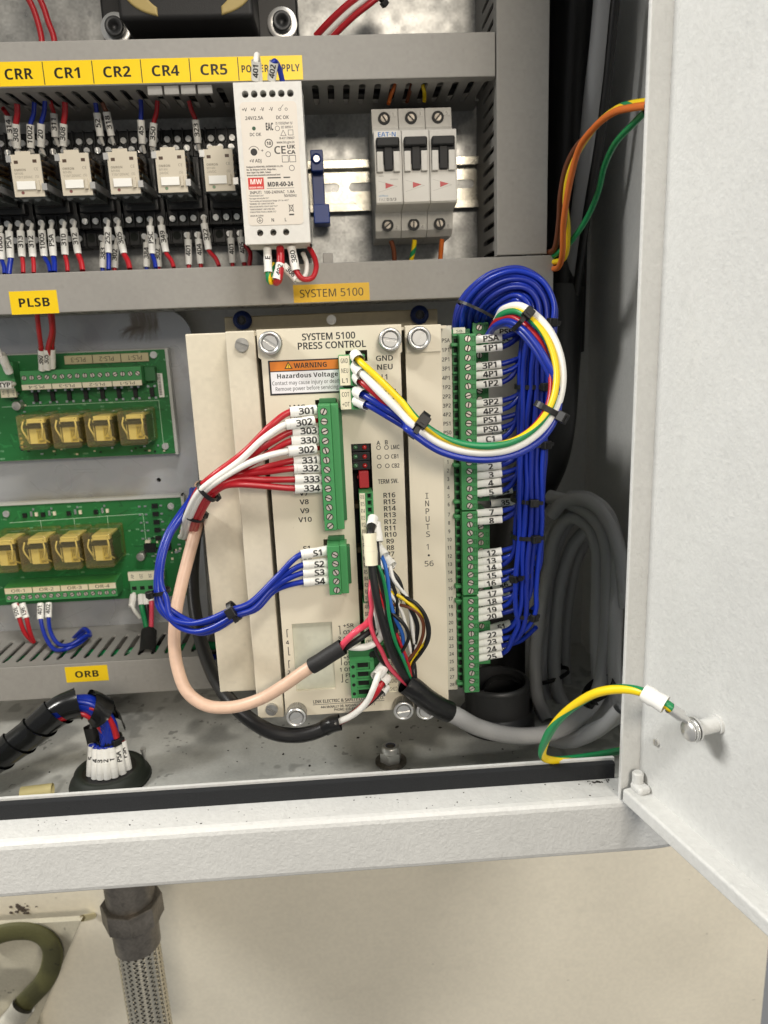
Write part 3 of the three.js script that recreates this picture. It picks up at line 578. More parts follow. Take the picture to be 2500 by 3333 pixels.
  // wires at the top and below it
  for (const [t, a, b, b2, c] of [['401', [-43,151.1,100], [-41.5,159.5,106], 0, m.white], ['402', [-33.6,150.9,100], [-31,158.8,106], 0, m.blue]]) {
    const far = t === '401' ? [[b[0] + 0.4, b[1] + 5, 100], [b[0] + 0.5, b[1] + 2, 92], [b[0], b[1] - 8, 86]] : [[b[0] + 2, b[1] - 0.5, 100], [b[0] + 3.6, b[1] - 7, 96], [b[0] + 5, b[1] - 19, 92]];
    wire(`${t === '401' ? 'white' : 'blue'} wire with white sleeve ${t} rising from the power supply`, [a, b, ...far], 1.6, c, { sleeve: { a, b, r: 2.6, text: t, h: 2.8 }, name: 'supply_wire' });
  }
  wire('green and yellow earth wire with white sleeve E under the power supply', [[-43.1,56.1,100], [-43.4,41,104], [-43.2,36.8,104], [-42.2,35.3,102], [-41.9,40.5,97], [-40.9,47.3,92]], 1.7, m.yellow, { stripe: m.green, turns: 1.5, sleeve: { a: [-43.3,41,104], b: [-43.2,55.9,100], r: 2.6, text: 'E', h: 2.8 }, name: 'supply_wire' });
  wire('red wire with white sleeve 402 under the power supply', [[-35.1,56.3,100], [-35.3,46.5,104], [-37.2,36.5,106], [-39.4,35.9,100], [-37.7,45,92]], 2.5, m.red, { sleeve: { a: [-38.2,36.4,107], b: [-35.3,46,104], r: 2.75, text: '402', h: 2.6 }, name: 'supply_wire' });
  wire('white wire with white sleeve 306 curling under the power supply', [[-33.6,46,98], [-25.3,36.3,103], [-20.9,38.5,100], [-19.5,46.4,94], [-21.6,53.5,88]], 1.5, m.white, { sleeve: { a: [-33.6,45.1,99], b: [-25.5,36.3,103], r: 2.6, text: '306', h: 2.6 }, name: 'supply_wire' });
  wire('red wire with white sleeve 380 looping under the power supply', [[-28.3,56.1,100], [-25.7,41.4,105], [-21.9,36.5,105], [-16.4,37,103], [-13.4,43.7,98], [-14.9,52,90], [-17.6,57,84]], 1.7, m.red, { sleeve: { a: [-25.9,41.4,105], b: [-28.1,55.7,101], r: 2.7, text: '380', h: 3 }, name: 'supply_wire' });
}
// blue end clamp beside it
{
  const p = [-10.7,125.7,30], g = thing('end_clamp', 'blue plastic end clamp with a screw on the rail', 'end clamp', [p[0], 108, 0]);
  mesh('body', [RB(-4.2, 4.2, -24, 20, 2, 22, 0.8), RB(-4.2, 4.6, 6, 20, 20, 30, 0.8), RB(-4.4, 7.2, -28, -15, 8, 26, 0.8)], m.clampBlue, g);
  screwAt(g, headMid, 0, 14, 31, m.steel, 'clamp_screw'); mesh('screw_collar', LA([[2.2, -1], [3.4, -1], [3.4, 0.6], [2.2, 0.6]]).rotateX(Math.PI / 2).translate(0, 14, 30.6), m.clampBlue, g);
}
// ---------- three-pole breaker ----------
{
  const g = thing('circuit_breaker', 'white three-pole miniature circuit breaker with black toggles', 'circuit breaker', [27.4, 106, 0]);
  const P = 17.9, headBig = slotHead(2.3, 1.6);
  for (let i = 0; i < 3; i++) {
    const x = i * P;
    const s = shapeOf([[6, -40], [46, -40], [52, -36], [56, -25], [74, -22.4], [75, -21], [75, 21], [74, 22], [62, 22.5], [56, 28], [54, 40], [6, 40]]);
    const t = EX(s, P - 0.9, 0, 0.3).rotateY(-Math.PI / 2).translate(x + P - 0.4, 0, 0);
    mesh('pole_housing', t, m.breaker, g);
    mesh('toggle_recess', BB(x + 1.3, x + P - 1.3, 1.5, 16, 74.6, 75.5), m.toggle, g);
    mesh('toggle', [RB(x + 1.4, x + P - 1.6, 11.5, 17.2, 74, 79, 1.2), RB(x + 6.2, x + P - 6, -2.4, 12, 74, 77, 0.8)], m.toggle, g);
    mesh('toggle_cheek', [RB(x + 1.4, x + 5.6, -3.2, 9, 74, 77.4, 0.5), RB(x + P - 5.6, x + P - 1.4, -3.2, 9, 74, 77.4, 0.5)], m.breaker, g);
    for (const [y, z] of [[33.8, 55.5], [-32.6, 54]]) {
      mesh('screw_well_shade', CY(4, 1.4, 'z', x + P / 2 - 0.4, y, z - 0.2, 20), m.socketDark, g);  // dark disc on the face in place of a shaded recess
      screwAt(g, headBig, x + P / 2 - 0.4, y, z + 1, m.darksteel, 'terminal_screw');
    }
    const tri = new THREE.Shape(); tri.moveTo(x + 6.6, -9.4); tri.lineTo(x + 6.6, -13); tri.lineTo(x + 12.2, -11); tri.closePath();
    mesh('contact_flag', EX(tri, 0.3, 75), m.swRed, g);
    const rl = cell(16, 21, 10, (c) => {
      c.fillStyle = '#d2d0ca'; c.fillRect(0, 0, 16, 21); c.strokeStyle = '#a5a39d'; c.lineWidth = 0.22; c.beginPath(); c.moveTo(1, 5); c.lineTo(13.4, 9.4); c.lineTo(1, 13.4); c.stroke();
      if (i === 0) { txt(c, '~400V', 1, 1.6, 1, { align: 'left', color: '#8d8b86' }); txt(c, '50/60Hz', 9, 4.2, 1, { align: 'left', color: '#8d8b86' }); txt(c, 'xEffect', 1, 16, 1.5, { align: 'left', color: '#5d86ae' }); txt(c, 'FAZ', 1, 18.8, 2, { align: 'left', color: '#8d8b86' }); txt(c, 'D3/3', 6, 18.8, 2.2, { align: 'left', bold: true, color: '#65635f' }); }
    });
    const fl = sticker('front_print', x + 0.9, x + P - 1.2, -21.4, -4, 75, 75.15, rl, g); fl.name = 'front_print';
    const nm = cell(4, 3, 10, (c) => { c.fillStyle = '#d2d0ca'; c.fillRect(0, 0, 4, 3); txt(c, String(2 * i + 1), 2, 1.5, 2.2, { color: '#8d8b86' }); });
    const n2 = cell(4, 3, 10, (c) => { c.fillStyle = '#d2d0ca'; c.fillRect(0, 0, 4, 3); txt(c, String(2 * i + 2), 2, 1.5, 2.2, { color: '#8d8b86' }); });
    const q1 = sticker('terminal_number', -2, 2, -1.5, 1.5, 0, 0.1, nm, g); put(q1, x + 14.6, 36.5, 54.9); q1.rotation.x = -0.16;
    const q2 = sticker('terminal_number', -2, 2, -1.5, 1.5, 0, 0.1, n2, g); put(q2, x + 14.6, -34, 53.2); q2.rotation.x = 0.35;
  }
  const br = cell(14, 4, 14, (c) => { c.fillStyle = '#d2d0ca'; c.fillRect(0, 0, 14, 4); txt(c, 'EAT\u00b7N', 7, 2, 2.9, { bold: true, color: '#2e68ad', width: 12.6 }); });
  sticker('maker_print', 1.8, 15.4, 17.6, 21.4, 75, 75.15, br, g);
  for (const [c, a, pts, st] of [['dark red', m.brown, [[38.5,64.3,44],[40.3,58.6,42],[40.8,51.7,40]]], ['green and yellow', m.yellow, [[55.2,64.4,44],[54.4,58.2,42],[52.7,51.3,40]], m.green], ['orange', m.orange, [[74.5,64.3,44],[74,57.5,42],[73.5,50.6,40]]]]) wire(`short ${c} wire leaving the bottom of the circuit breaker`, pts, 1.7, a, st ? { stripe: st, turns: 1 } : {});
  for (const [c, a, pts] of [['orange', m.orange, [[39.5,150.2,50],[41.6,156.1,48],[45.2,162.8,50]]], ['dark red', m.brown, [[51.9,151,50],[54,156.9,48],[55.8,162.6,50]]], ['yellow', m.yellow, [[63.7,151.3,50],[64.1,156.7,48],[62.8,161.4,50]]]]) wire(`short ${c} wire entering the top of the circuit breaker`, pts, 1.3, a);
}
// ---------- black transformer foot at the top, with its bolts and tan lugs ----------
{
  const a = [-149.8,210.4,30], b = [-18.2,206.6,30], g = thing('transformer', 'black transformer foot with two bolted washers and tan lugs', 'transformer', [(a[0] + b[0]) / 2, 185, 0]);
  const w = (b[0] - a[0]) / 2;
  mesh('foot', RB(-w, w, -6, 70, 0.5, 22, 2), m.black, g);
  mesh('core', RB(-w + 22, w - 26, 12, 90, 20, 66, 3), m.blackSoft, g);
  const lug = new THREE.Shape(); lug.moveTo(0, 14); lug.quadraticCurveTo(1, 3, 15, 0); lug.lineTo(16.5, -0.4); lug.lineTo(16.5, 3.4); lug.quadraticCurveTo(9, 8, 9, 20); lug.lineTo(0, 24); lug.closePath();
  for (const [p, k] of [[[-124.9,202,60], 1], [[-42.6,202,60], -1]]) { const q = mesh('lug', EX(lug, 6, 0, 1), m.tan, g); put(q, p[0] - g.position.x * 1000, p[1] - 185 - 3, 60); q.scale.set(k * 1.3, 1.3, 1); }
  for (const p of [[-140.5,207.8,24], [-28.9,209,24]]) {
    const x = p[0] - g.position.x * 1000, y = p[1] - 185;
    mesh('washer', LA([[4, 0], [10, 0], [10, 1.8], [4, 1.8], [4, 0]], 28).rotateX(Math.PI / 2).translate(x, y, 22), m.steel, g);
    mesh('mounting_bolt', LA([[0, 1.5], [2.6, 1.5], [2.9, 5], [5.6, 5], [6.3, 4.2], [6.3, 0], [0, 0]], 24).rotateX(Math.PI / 2).translate(x, y, 23.8), m.bushing, g);
  }
  wire('dark red wire dropping from above into the top duct', [[-195.7,228.6,30],[-191.5,219.5,30],[-189.2,210.2,30],[-188.2,201.9,30],[-188.5,192.5,30]], 2, m.red);
  wire('second dark red wire dropping from above into the top duct', [[-188.1,228.5,30],[-184.4,219.3,30],[-182.2,209.2,30],[-180.2,201.7,30],[-180.3,192.3,30]], 2, m.red);
  const rb = [[-3.5,195.8,30],[4,201.1,34],[16.1,209.3,38],[28.1,216.5,40],[40,224.5,40]];
  wire('lower red wire of the slanting bundle above the top duct', rb.map(([x, y, z]) => [x + 3.4, y - 2.4, z]), 2, m.red); wire('white wire between two red ones above the top duct', rb, 1.9, m.white); wire('upper red wire of the slanting bundle above the top duct', rb.map(([x, y, z]) => [x - 3.2, y + 2.6, z]), 2.2, m.red);
  tie('black cable tie on the slanting red and white bundle', [34.6,219.9,39], [0.7, 0.72, 0], 6.6, 3, -0.4);
}

// heights of the 41 terminal rows on the control unit (13, 6, 10 and 12 to a plug)
const rowY = [];
{
  const seg = [[13, [68.3,-3.4,184][1], [68.4,-64.6,184][1]], [6, [68.2,-71.3,184][1], [68.1,-96.3,184][1]], [10, [68.6,-102.3,184][1], [68.4,-147.6,184][1]], [12, [68,-154.1,184][1], [68,-210.1,184][1]]];
  for (const [n, a, b] of seg) for (let i = 0; i < n; i++) rowY.push(a + (b - a) * i / (n - 1));
}

// ---------- relay boards on the lower plate ----------
function pcbMat(w, h, lines, s0) {
  return canvasMat(w, h, 6, (c) => {
    c.fillStyle = '#1f6b35'; c.fillRect(0, 0, w, h); let q = s0; const rn = () => { q = (q * 1664525 + 1013904223) >>> 0; return q / 4294967296; };
    for (let i = 0; i < 120; i++) { c.strokeStyle = rn() < 0.5 ? '#2a7d42' : '#195a2c'; c.lineWidth = 0.3 + rn() * 1.1; const x = rn() * w, y = rn() * h; c.beginPath(); c.moveTo(x, y); c.lineTo(x + rn() * 14 - 7, y); c.lineTo(x + rn() * 20 - 10, y + rn() * 14 - 7); c.stroke(); }
    for (let i = 0; i < 70; i++) { c.fillStyle = '#3c8a52'; c.beginPath(); c.arc(rn() * w, rn() * h, 0.4 + rn() * 0.4, 0, 7); c.fill(); }
    for (let i = 0; i < 60; i++) txt(c, ['R', 'C', 'D', 'Q', 'U', 'LED'][Math.floor(rn() * 6)] + Math.floor(rn() * 40), rn() * w, rn() * h, 1.1, { color: '#bcd6c0' });
    c.strokeStyle = '#cfe0d0'; c.lineWidth = 0.3; for (const l of lines) { c.beginPath(); l.forEach(([x, y], i) => (i ? c.lineTo(x, y) : c.moveTo(x, y))); c.stroke(); }
  }, 0.4);
}
// a row of green screw terminals; face: 1 shows the screws on the front
function strip(parent, name, x0, x1, y0, y1, z0, z1, n, scy, o = {}) {
  const t = mesh(name, o.geo ?? [RB(x0, x1, y0, y1, z0, z1, 0.5, 1)], m.term, parent), p = (x1 - x0) / n;
  for (let i = 0; i < n; i++) { put(mesh('screw_well_shade', wellShadeGeo, m.hole, t), x0 + p * (i + 0.5), scy, z1 + 0.02); screwAt(t, headSmall, x0 + p * (i + 0.5), scy, z1 + 0.35, m.screw, 'terminal_screw'); }
  return t;
}
const wellShadeGeo = geo(CY(1.9, 0.12, 'z', 0, 0, 0, 16));  // flat disc, coloured dark for the shade round a sunk screw
function upside(text, w, h, flip = true, bg = '#e6e0c8') { return cell(w, h, 7, (c) => { c.fillStyle = bg; c.fillRect(0, 0, w, h); c.strokeStyle = '#6d684f'; c.lineWidth = 0.25; c.strokeRect(0, 0, w, h); txt(c, text, w / 2, h / 2, h * 0.52, { rot: flip ? Math.PI : 0, color: '#3b382e', width: w * 0.55 }); }); }
// clear amber relay soldered to the board, its coil and contacts showing through
function amberRelay(board, x, y, z, w, h, d, text) {
  const g = new THREE.Group(); g.name = 'amber_relay'; board.add(g); put(g, x, y, z);
  mesh('amber_cover', RB(-w / 2, w / 2, -h / 2, h / 2, 0, d, 2.4, 4), m.amber, g);
  mesh('coil', [CY(w * 0.22, d * 0.6, 'z', 0, -h * 0.14, d * 0.36, 14), BB(-w * 0.3, w * 0.3, -h * 0.34, h * 0.06, 2, 4)], m.coilWrap, g);
  mesh('yoke', [BB(-w * 0.24, w * 0.3, -h * 0.36, h * 0.08, d * 0.72, d * 0.74), BB(-w * 0.34, -w * 0.31, -h * 0.34, h * 0.24, 3, d * 0.7)], m.coilWhite, g);
  mesh('armature', [BB(-w * 0.4, w * 0.4, h * 0.1, h * 0.17, 3, d * 0.84), BB(w * 0.32, w * 0.36, -h * 0.4, h * 0.3, 3, d * 0.6), BB(-w * 0.42, w * 0.42, -h * 0.44, -h * 0.4, 2, d * 0.5)], m.chip, g);
  mesh('contact_block', [BB(-w * 0.3, w * 0.3, h * 0.22, h * 0.34, 3, d * 0.7), BB(-w * 0.24, w * 0.24, h * 0.24, h * 0.32, d * 0.7, d * 0.8)], m.coilWhite, g);
  for (const q of [-0.32, 0.3]) mesh('flying_lead', TB([[w * q, h * 0.3, d * 0.86], [w * q * 1.15, h * 0.1, d * 0.9], [w * q * 0.9, -h * 0.15, d * 0.84], [w * q * 1.1, -h * 0.36, d * 0.6]], 0.65, 14, 6), m.coilWhite, g);
  const r = cell(9, 12, 7, (c) => { c.fillStyle = '#d8cf9e'; c.fillRect(0, 0, 9, 12); txt(c, text, 5, 10.4, 1.6, { bold: true, color: '#3a3520', width: 6.4 }); for (let i = 0; i < 4; i++) { c.fillStyle = '#6d6540'; c.fillRect(1.4 + i * 1.7, 2, 0.8, 6.4 - i); } });
  sticker('rating_print', w * 0.02, w * 0.3, -h * 0.36, h * 0.08, d * 0.745, d * 0.75, r, g);
  return g;
}
function smd(board, list, z) {               // small parts: [x, y, w, h, d, kind]
  const by = {};
  for (const [x, y, w, h, d, k] of list) (by[k] ??= []).push(BB(x - w / 2, x + w / 2, y - h / 2, y + h / 2, z, z + d));
  for (const [k, l] of Object.entries(by)) { const q = mesh({ chip: 'chip_components', solder: 'solder_joints', resin: 'ceramic_components' }[k], l, m[k], board); q.userData.kind = 'stuff'; }
}
{ // upper board
  const x0 = -300, x1 = -133.4, y0 = -83, y1 = -3.6, z = 12, g = thing('relay_board', 'green relay board with four amber relays marked PLS', 'circuit board', [0, 0, 0]);
  mesh('carrier', [RB(x0, x1 + 2.2, y0 - 1, y1 + 1, 3, 8, 1), BB(x1 + 0.2, x1 + 2.4, y0 - 0.6, y1 + 0.6, 6, 12.4)], m.pcbBase, g);
  mesh('board', faceUV(BB(x0, x1, y0, y1, 9.4, z - 1), x0, y0, x1 - x0, y1 - y0), pcbMat(x1 - x0, y1 - y0, [[[40, 38], [158, 38], [158, 72]]], 5), g, false);
  for (const p of [[-141.9,-7.4,14], [-140.4,-77,14]]) screwAt(g, slotHead(2.6, 1.6), p[0], p[1], 13, m.steel, 'board_screw');
  const a = [-236.7,-15.9,26], b = [-148.8,-14.9,26], c = [-234.5,-27.5,30];
  const ty = a[1], by = c[1];
  const tb = strip(g, 'terminal_block', a[0], b[0], by - 0.5, ty + 1, z - 1, 26, 16, [-193.3,-20.1,26][1]);
  mesh('block_end', RB(b[0] + 0.1, b[0] + 8, by + 1, ty, z - 1, 18, 0.6, 1), m.termDark, g);
  for (let i = 0; i < 4; i++) {
    const w = (b[0] - a[0]) / 4, x = b[0] - w * (i + 1);
    sticker('marker_tab', x + 0.2, x + w - 0.2, by - 1.4, by + 2.6, 26.1, 26.5, upside('PLS-' + (i + 1), w, 4.2), g);
  }
  const e = [-145.4,-8.7,14], f = [-208.3,-9,14];
  for (let i = 0; i < 3; i++) { const w = (e[0] - f[0]) / 3, x = e[0] - w * (i + 1); sticker('marker_tab', x + 0.2, x + w - 0.2, e[1] - 3.2, e[1] + 3.2, 11.5, 12.6, upside('PLS-' + (i + 1), w, 6.4, true, '#b9b08c'), g); }
  const ry = -58.4;
  for (let i = 0; i < 4; i++) amberRelay(g, -155.3 - 24 * i, ry, z - 1, 20.6, 25.8, 33, 'IDEC');
  const lst = [];
  for (let i = 0; i < 8; i++) { const x = -146 - i * 12.4; lst.push([x, -35, 3, 7, 2.4, 'chip']); for (const d of [-2.6, 2.4]) lst.push([x + d, -30.6, 1.6, 1.6, 1.2, 'solder'], [x + d, -39.4, 1.6, 1.6, 1.2, 'solder']); }
  for (let i = 0; i < 26; i++) lst.push([rr(-252, -240), rr(-80, -30), rr(0.9, 2.4), rr(0.8, 1.6), rr(0.6, 1.6), ['chip', 'solder', 'resin'][i % 3]]);
  for (let i = 0; i < 18; i++) lst.push([rr(-235, -140), rr(-81, -75), rr(0.8, 2), rr(0.7, 1.4), 0.9, ['solder', 'resin', 'chip'][i % 3]]);
  smd(g, lst, z - 1.02);
  const bc = cell(3, 14, 10, (q) => { q.fillStyle = '#e8e8e4'; q.fillRect(0, 0, 3, 14); q.fillStyle = '#222'; let y = 0.6; while (y < 13) { const h = 0.15 + 0.35 * ((Math.sin(y * 37) + 1) / 2); q.fillRect(0.3, y, 1.5, h); y += h + 0.3; } });
  const bp = [-139.2,-30.3,12]; sticker('barcode_sticker', bp[0] - 2, bp[0] + 2, bp[1] - 9, bp[1] + 9, z - 0.9, z - 0.7, bc, g);
  const cp = [-245.6,-40.7,20]; mesh('capacitor', LA([[0, 0], [3.4, 0], [3.4, 8], [3, 8.6], [0, 8.6]], 18).rotateX(Math.PI / 2).translate(cp[0], cp[1], z - 1), m.zinc, g);
  // sleeves 360 and 305
  wire('red wire with white sleeve 360 on the upper relay board', [[-218.4,-12.8,30], [-213.3,0.1,40], [-208.5,12.4,52], [-204.9,23.3,60], [-203.5,27.4,62]], 1.7, m.red, { sleeve: { a: [-218.5,-14.2,30], b: [-213.2,0.1,40], r: 2.5, text: '360', h: 3 }, name: 'board_wire' });
  wire('pair of red wires with white sleeve 305 on the upper relay board', [[-214.2,-12.9,30], [-208.3,0.8,40], [-200.3,12.1,50], [-196.9,22.2,58], [-195.6,27.1,62]], 1.9, m.red, { sleeve: { a: [-214.7,-13.9,30], b: [-209.7,0.4,39], r: 2.5, text: '305', h: 3 }, name: 'board_wire' });
  wire('white sleeved wire behind sleeve 305 on the upper relay board', [[-211.8,-13.1,28], [-206.8,0.7,37], [-200.5,12.1,47], [-196.5,22.2,56], [-195,27.2,60]], 1.6, m.red, { sleeve: { a: [-211.9,-13.1,28], b: [-206.8,0.5,37], r: 2.4, text: '' }, name: 'board_wire' });
  // small plug at the edge of the board
  const pl = thing('board_plug', 'green plug with sleeved wires at the edge of the upper relay board', 'terminal plug', [0, 0, 0]);
  const s0 = [-254,-7.9,22], s1 = [-242.5,-33.9,22];
  mesh('body', [RB(s0[0], s1[0], s1[1] + 4, s0[1], 11.5, 22, 0.6, 1)], m.term, pl);
  sticker('marker_strip', s0[0], s1[0] - 0.5, s1[1], s1[1] + 6.5, 20, 22.6, cell(18, 7, 6, (q) => { q.fillStyle = '#e6e0c8'; q.fillRect(0, 0, 18, 7); ['1TP', 'GND', 'V1'].forEach((t, i) => txt(q, t, 15 - i * 6, 3.4, 2.2, { rot: 1.6, color: '#444' })); }), pl);
  wire('white sleeved wire bending out of the edge plug', [[-244.6,6.7,40], [-242.4,-2.3,40], [-241.8,-10.7,36], [-242,-15.5,30]], 1.6, m.white, { sleeve: { a: [-241.7,-2.4,40], b: [-242.2,-15.3,30], r: 3, text: '' }, name: 'board_wire' });
  wire('white sleeved wire lying along the edge plug', [[-251.2,-23.7,34], [-244.7,-23.7,34], [-241,-23.8,32], [-240.8,-23.9,28]], 1.6, m.white, { sleeve: { a: [-250.3,-24.2,34], b: [-239.9,-24.4,33], r: 3, text: 'TYP' }, name: 'board_wire' });
}
{ // lower board
  const x0 = -310, x1 = -133, y0 = -200, y1 = -118, z = 12, g = thing('relay_board', 'green relay board with four amber relays marked OR', 'circuit board', [0, 0, 0]);
  mesh('carrier', [RB(x0, x1 + 2.4, y0 - 1, y1 + 1.2, 3, 8, 1), BB(x0, x1 + 2.2, y1 + 0.1, y1 + 2.2, 6, 12.4), BB(x1 + 0.2, x1 + 2.4, y0, y1 + 2.2, 6, 12.4)], m.pcbBase, g);
  mesh('board', faceUV(BB(x0, x1, y0, y1, 9.4, z - 1), x0, y0, x1 - x0, y1 - y0), pcbMat(x1 - x0, y1 - y0, [[[42, 14], [146, 12], [146, 42]], [[66, 13], [66, 18]], [[92, 13], [92, 18]], [[118, 12], [118, 18]]], 91), g, false);
  for (const p of [[-268.9,-124.4,14], [-141.2,-124.7,14]]) screwAt(g, slotHead(2.6, 1.6), p[0], p[1], 13, m.steel, 'board_screw');
  for (let i = 0; i < 4; i++) amberRelay(g, -191 - 23.9 * i, -149.5, z - 1, 22, 28, 34, 'IDEC');
  const a = [-272.3,-181.9,28], b = [-186.2,-182,28], y1b = [-230.3,-182.1,28][1], y0b = [-231.6,-191.7,28][1], yt = [-234.9,-179,14][1];
  const sh = shapeOf([[11, yt + 1], [11, y0b], [28, y0b], [28, y1b + 2.4], [16, yt + 1]]);
  const tb = strip(g, 'terminal_block', a[0], b[0], y0b, y1b, 11, 28, 16, y0b + 3.4, { geo: EX(sh, b[0] - a[0], 0).rotateY(-Math.PI / 2).translate(b[0], 0, 0) });
  for (let i = 0; i < 4; i++) { const w = (b[0] - a[0]) / 4; sticker('marker_tab', a[0] + w * i + 0.2, a[0] + w * (i + 1) - 0.2, y1b - 3, y1b + 1.8, 28.1, 28.5, upside('OR-' + (i + 1), w, 4.8, false), g); }
  const c0 = [-176.4,-179.6,26], c1 = [-150.3,-192.2,26];
  const cp = thing('board_plug', 'green four-way plug with a white strip on the lower relay board', 'terminal plug', [0, 0, 0]);
  mesh('body', [RB(c0[0], c1[0], c1[1], c0[1] + 4, 11.5, 26, 0.6, 1)], m.term, cp);
  for (let i = 0; i < 4; i++) mesh('port', BB(c0[0] + 1.4 + i * 6.3, c0[0] + 5 + i * 6.3, c1[1] + 4, c1[1] + 7, 25.8, 26.2), m.hole, cp);
  sticker('marker_strip', c0[0] - 0.4, c1[0] + 1, c0[1] - 0.6, c0[1] + 6.2, 24, 26.6, cell(28, 7, 6, (q) => { q.fillStyle = '#e6e0c8'; q.fillRect(0, 0, 28, 7); ['4V', '2D', '3R', '1M'].forEach((t, i) => txt(q, t, 3.4 + i * 7, 3.5, 2.4, { rot: 1.57, color: '#555' })); }), cp);
  const lst = [];
  for (let j = 0; j < 5; j++) for (let i = 0; i < 4; i++) lst.push([-166 + i * 4.6 + (i > 1 ? 3 : 0), -124 - j * 6.6, i === 2 ? 4.6 : 2, i === 2 ? 3.4 : 1.2, i === 2 ? 1.6 : 0.8, i === 2 ? 'chip' : 'solder']);
  for (let i = 0; i < 22; i++) lst.push([rr(-160, -137), rr(-172, -150), rr(0.9, 2.6), rr(0.8, 1.8), rr(0.6, 1.4), ['chip', 'solder', 'resin'][i % 3]]);
  for (const x of [-255, -241, -221, -200]) lst.push([x, -126.5, 3, 3.4, 1.8, 'chip'], [x + 5, -125.6, 1.6, 4, 0.8, 'solder'], [x + 9, -126, 2, 3, 1.6, 'resin'], [x + 7, -122, 1.4, 1.6, 0.8, 'solder']);
  lst.push([-161, -158, 9, 7, 3, 'chip'], [-148, -157, 7, 7, 2.6, 'chip'], [-162, -152.4, 4, 2, 3.4, 'resin']);
  smd(g, lst, z - 1.02);
  const kp = [-167.9,-163.6,18]; mesh('capacitor', LA([[0, 0], [3.4, 0], [3.4, 7], [3, 7.6], [0, 7.6]], 18).rotateX(Math.PI / 2).translate(kp[0], kp[1], z - 1), m.zinc, g);
  wire('red wire with white sleeve 305 under terminal OR-1', [[-265,-193.4,28], [-262.6,-203.7,32], [-260,-216.9,32], [-256.2,-224.9,30]], 1.8, m.red, { sleeve: { a: [-266.1,-193.3,28], b: [-262.4,-203.7,33], r: 2.5, text: '305', h: 2.8 }, name: 'board_wire' });
  wire('red wire with white sleeve 361 under terminal OR-1', [[-259.9,-193.7,28], [-256.7,-203.7,33], [-255.6,-216.8,33], [-255.4,-225.6,30]], 1.8, m.red, { sleeve: { a: [-260.4,-193.6,28], b: [-256.8,-204,33], r: 2.5, text: '361', h: 2.8 }, name: 'board_wire' });
  wire('blue wire with white sleeve 401 looping into the ORB duct', [[-246.3,-194.5,28], [-245.5,-205.2,34], [-239.4,-216.9,44], [-230.6,-223.8,52], [-220.1,-222.1,56], [-211,-220.3,46], [-208.7,-217.6,38], [-214,-216,32], [-222.7,-223,26], [-230.4,-230.2,20]], 1.6, m.blue, { sleeve: { a: [-245.7,-205.2,34], b: [-246.4,-194.2,28], r: 2.5, text: '401', h: 2.9 }, name: 'board_wire' });
  wire('blue wire with white sleeve 402 looping into the ORB duct', [[-240.1,-194.9,28], [-239.4,-204.3,34], [-235,-213.5,44], [-227.6,-220.6,50], [-217.1,-219.5,54], [-208.8,-216.7,46], [-207.9,-219.5,38], [-211.8,-217.4,32], [-221.9,-225.6,26]], 1.6, m.blue, { sleeve: { a: [-239.4,-204.3,34], b: [-240,-194.2,28], r: 2.5, text: '402', h: 2.9 }, name: 'board_wire' });
  wire('white thin wire hooked from the four-way plug', [[-173.9,-190.8,26], [-174.2,-196.6,34], [-172.6,-202.8,34], [-170.5,-210.1,30]], 1.5, m.white, { sleeve: { a: [-174,-191.4,28], b: [-174.5,-199,34], r: 2.6, text: '' }, name: 'board_wire' });
  const conds = [['green', m.green, [[-168.6,-192,27],[-167.5,-199,32],[-165.6,-212,34],[-164.4,-221.2,36]], 2.1], ['black', m.black, [[-164.9,-192.6,26],[-163.8,-199.6,31],[-163,-212.5,33],[-162.1,-221.4,36]], 1.9], ['pink', m.pink, [[-161.4,-192.8,26],[-159.8,-197.3,31],[-160.5,-207.7,33],[-161.5,-221.4,36]], 1.9]];
  for (const [n, mt, p, r] of conds) wire(`${n} conductor from the four-way plug into the black sleeve`, p, r, mt, { sleeve: { a: p[0], b: p[1], r: 2.5, text: '' }, name: 'board_wire' });
  const bs = [[-162.8,-219.7,37],[-161.2,-225,48],[-159.2,-228.8,62]];
  wire('black sleeved cable end hanging over the ORB duct', bs, 6.2, m.blackSoft, { name: 'cable', cat: 'cable' });
  wire('black cable slanting from the ORB duct under the board', [[-153.4,-232.7,10],[-157.3,-231.8,24],[-159,-230.4,36]], 4.5, m.blackSoft, { name: 'cable', cat: 'cable' });
}

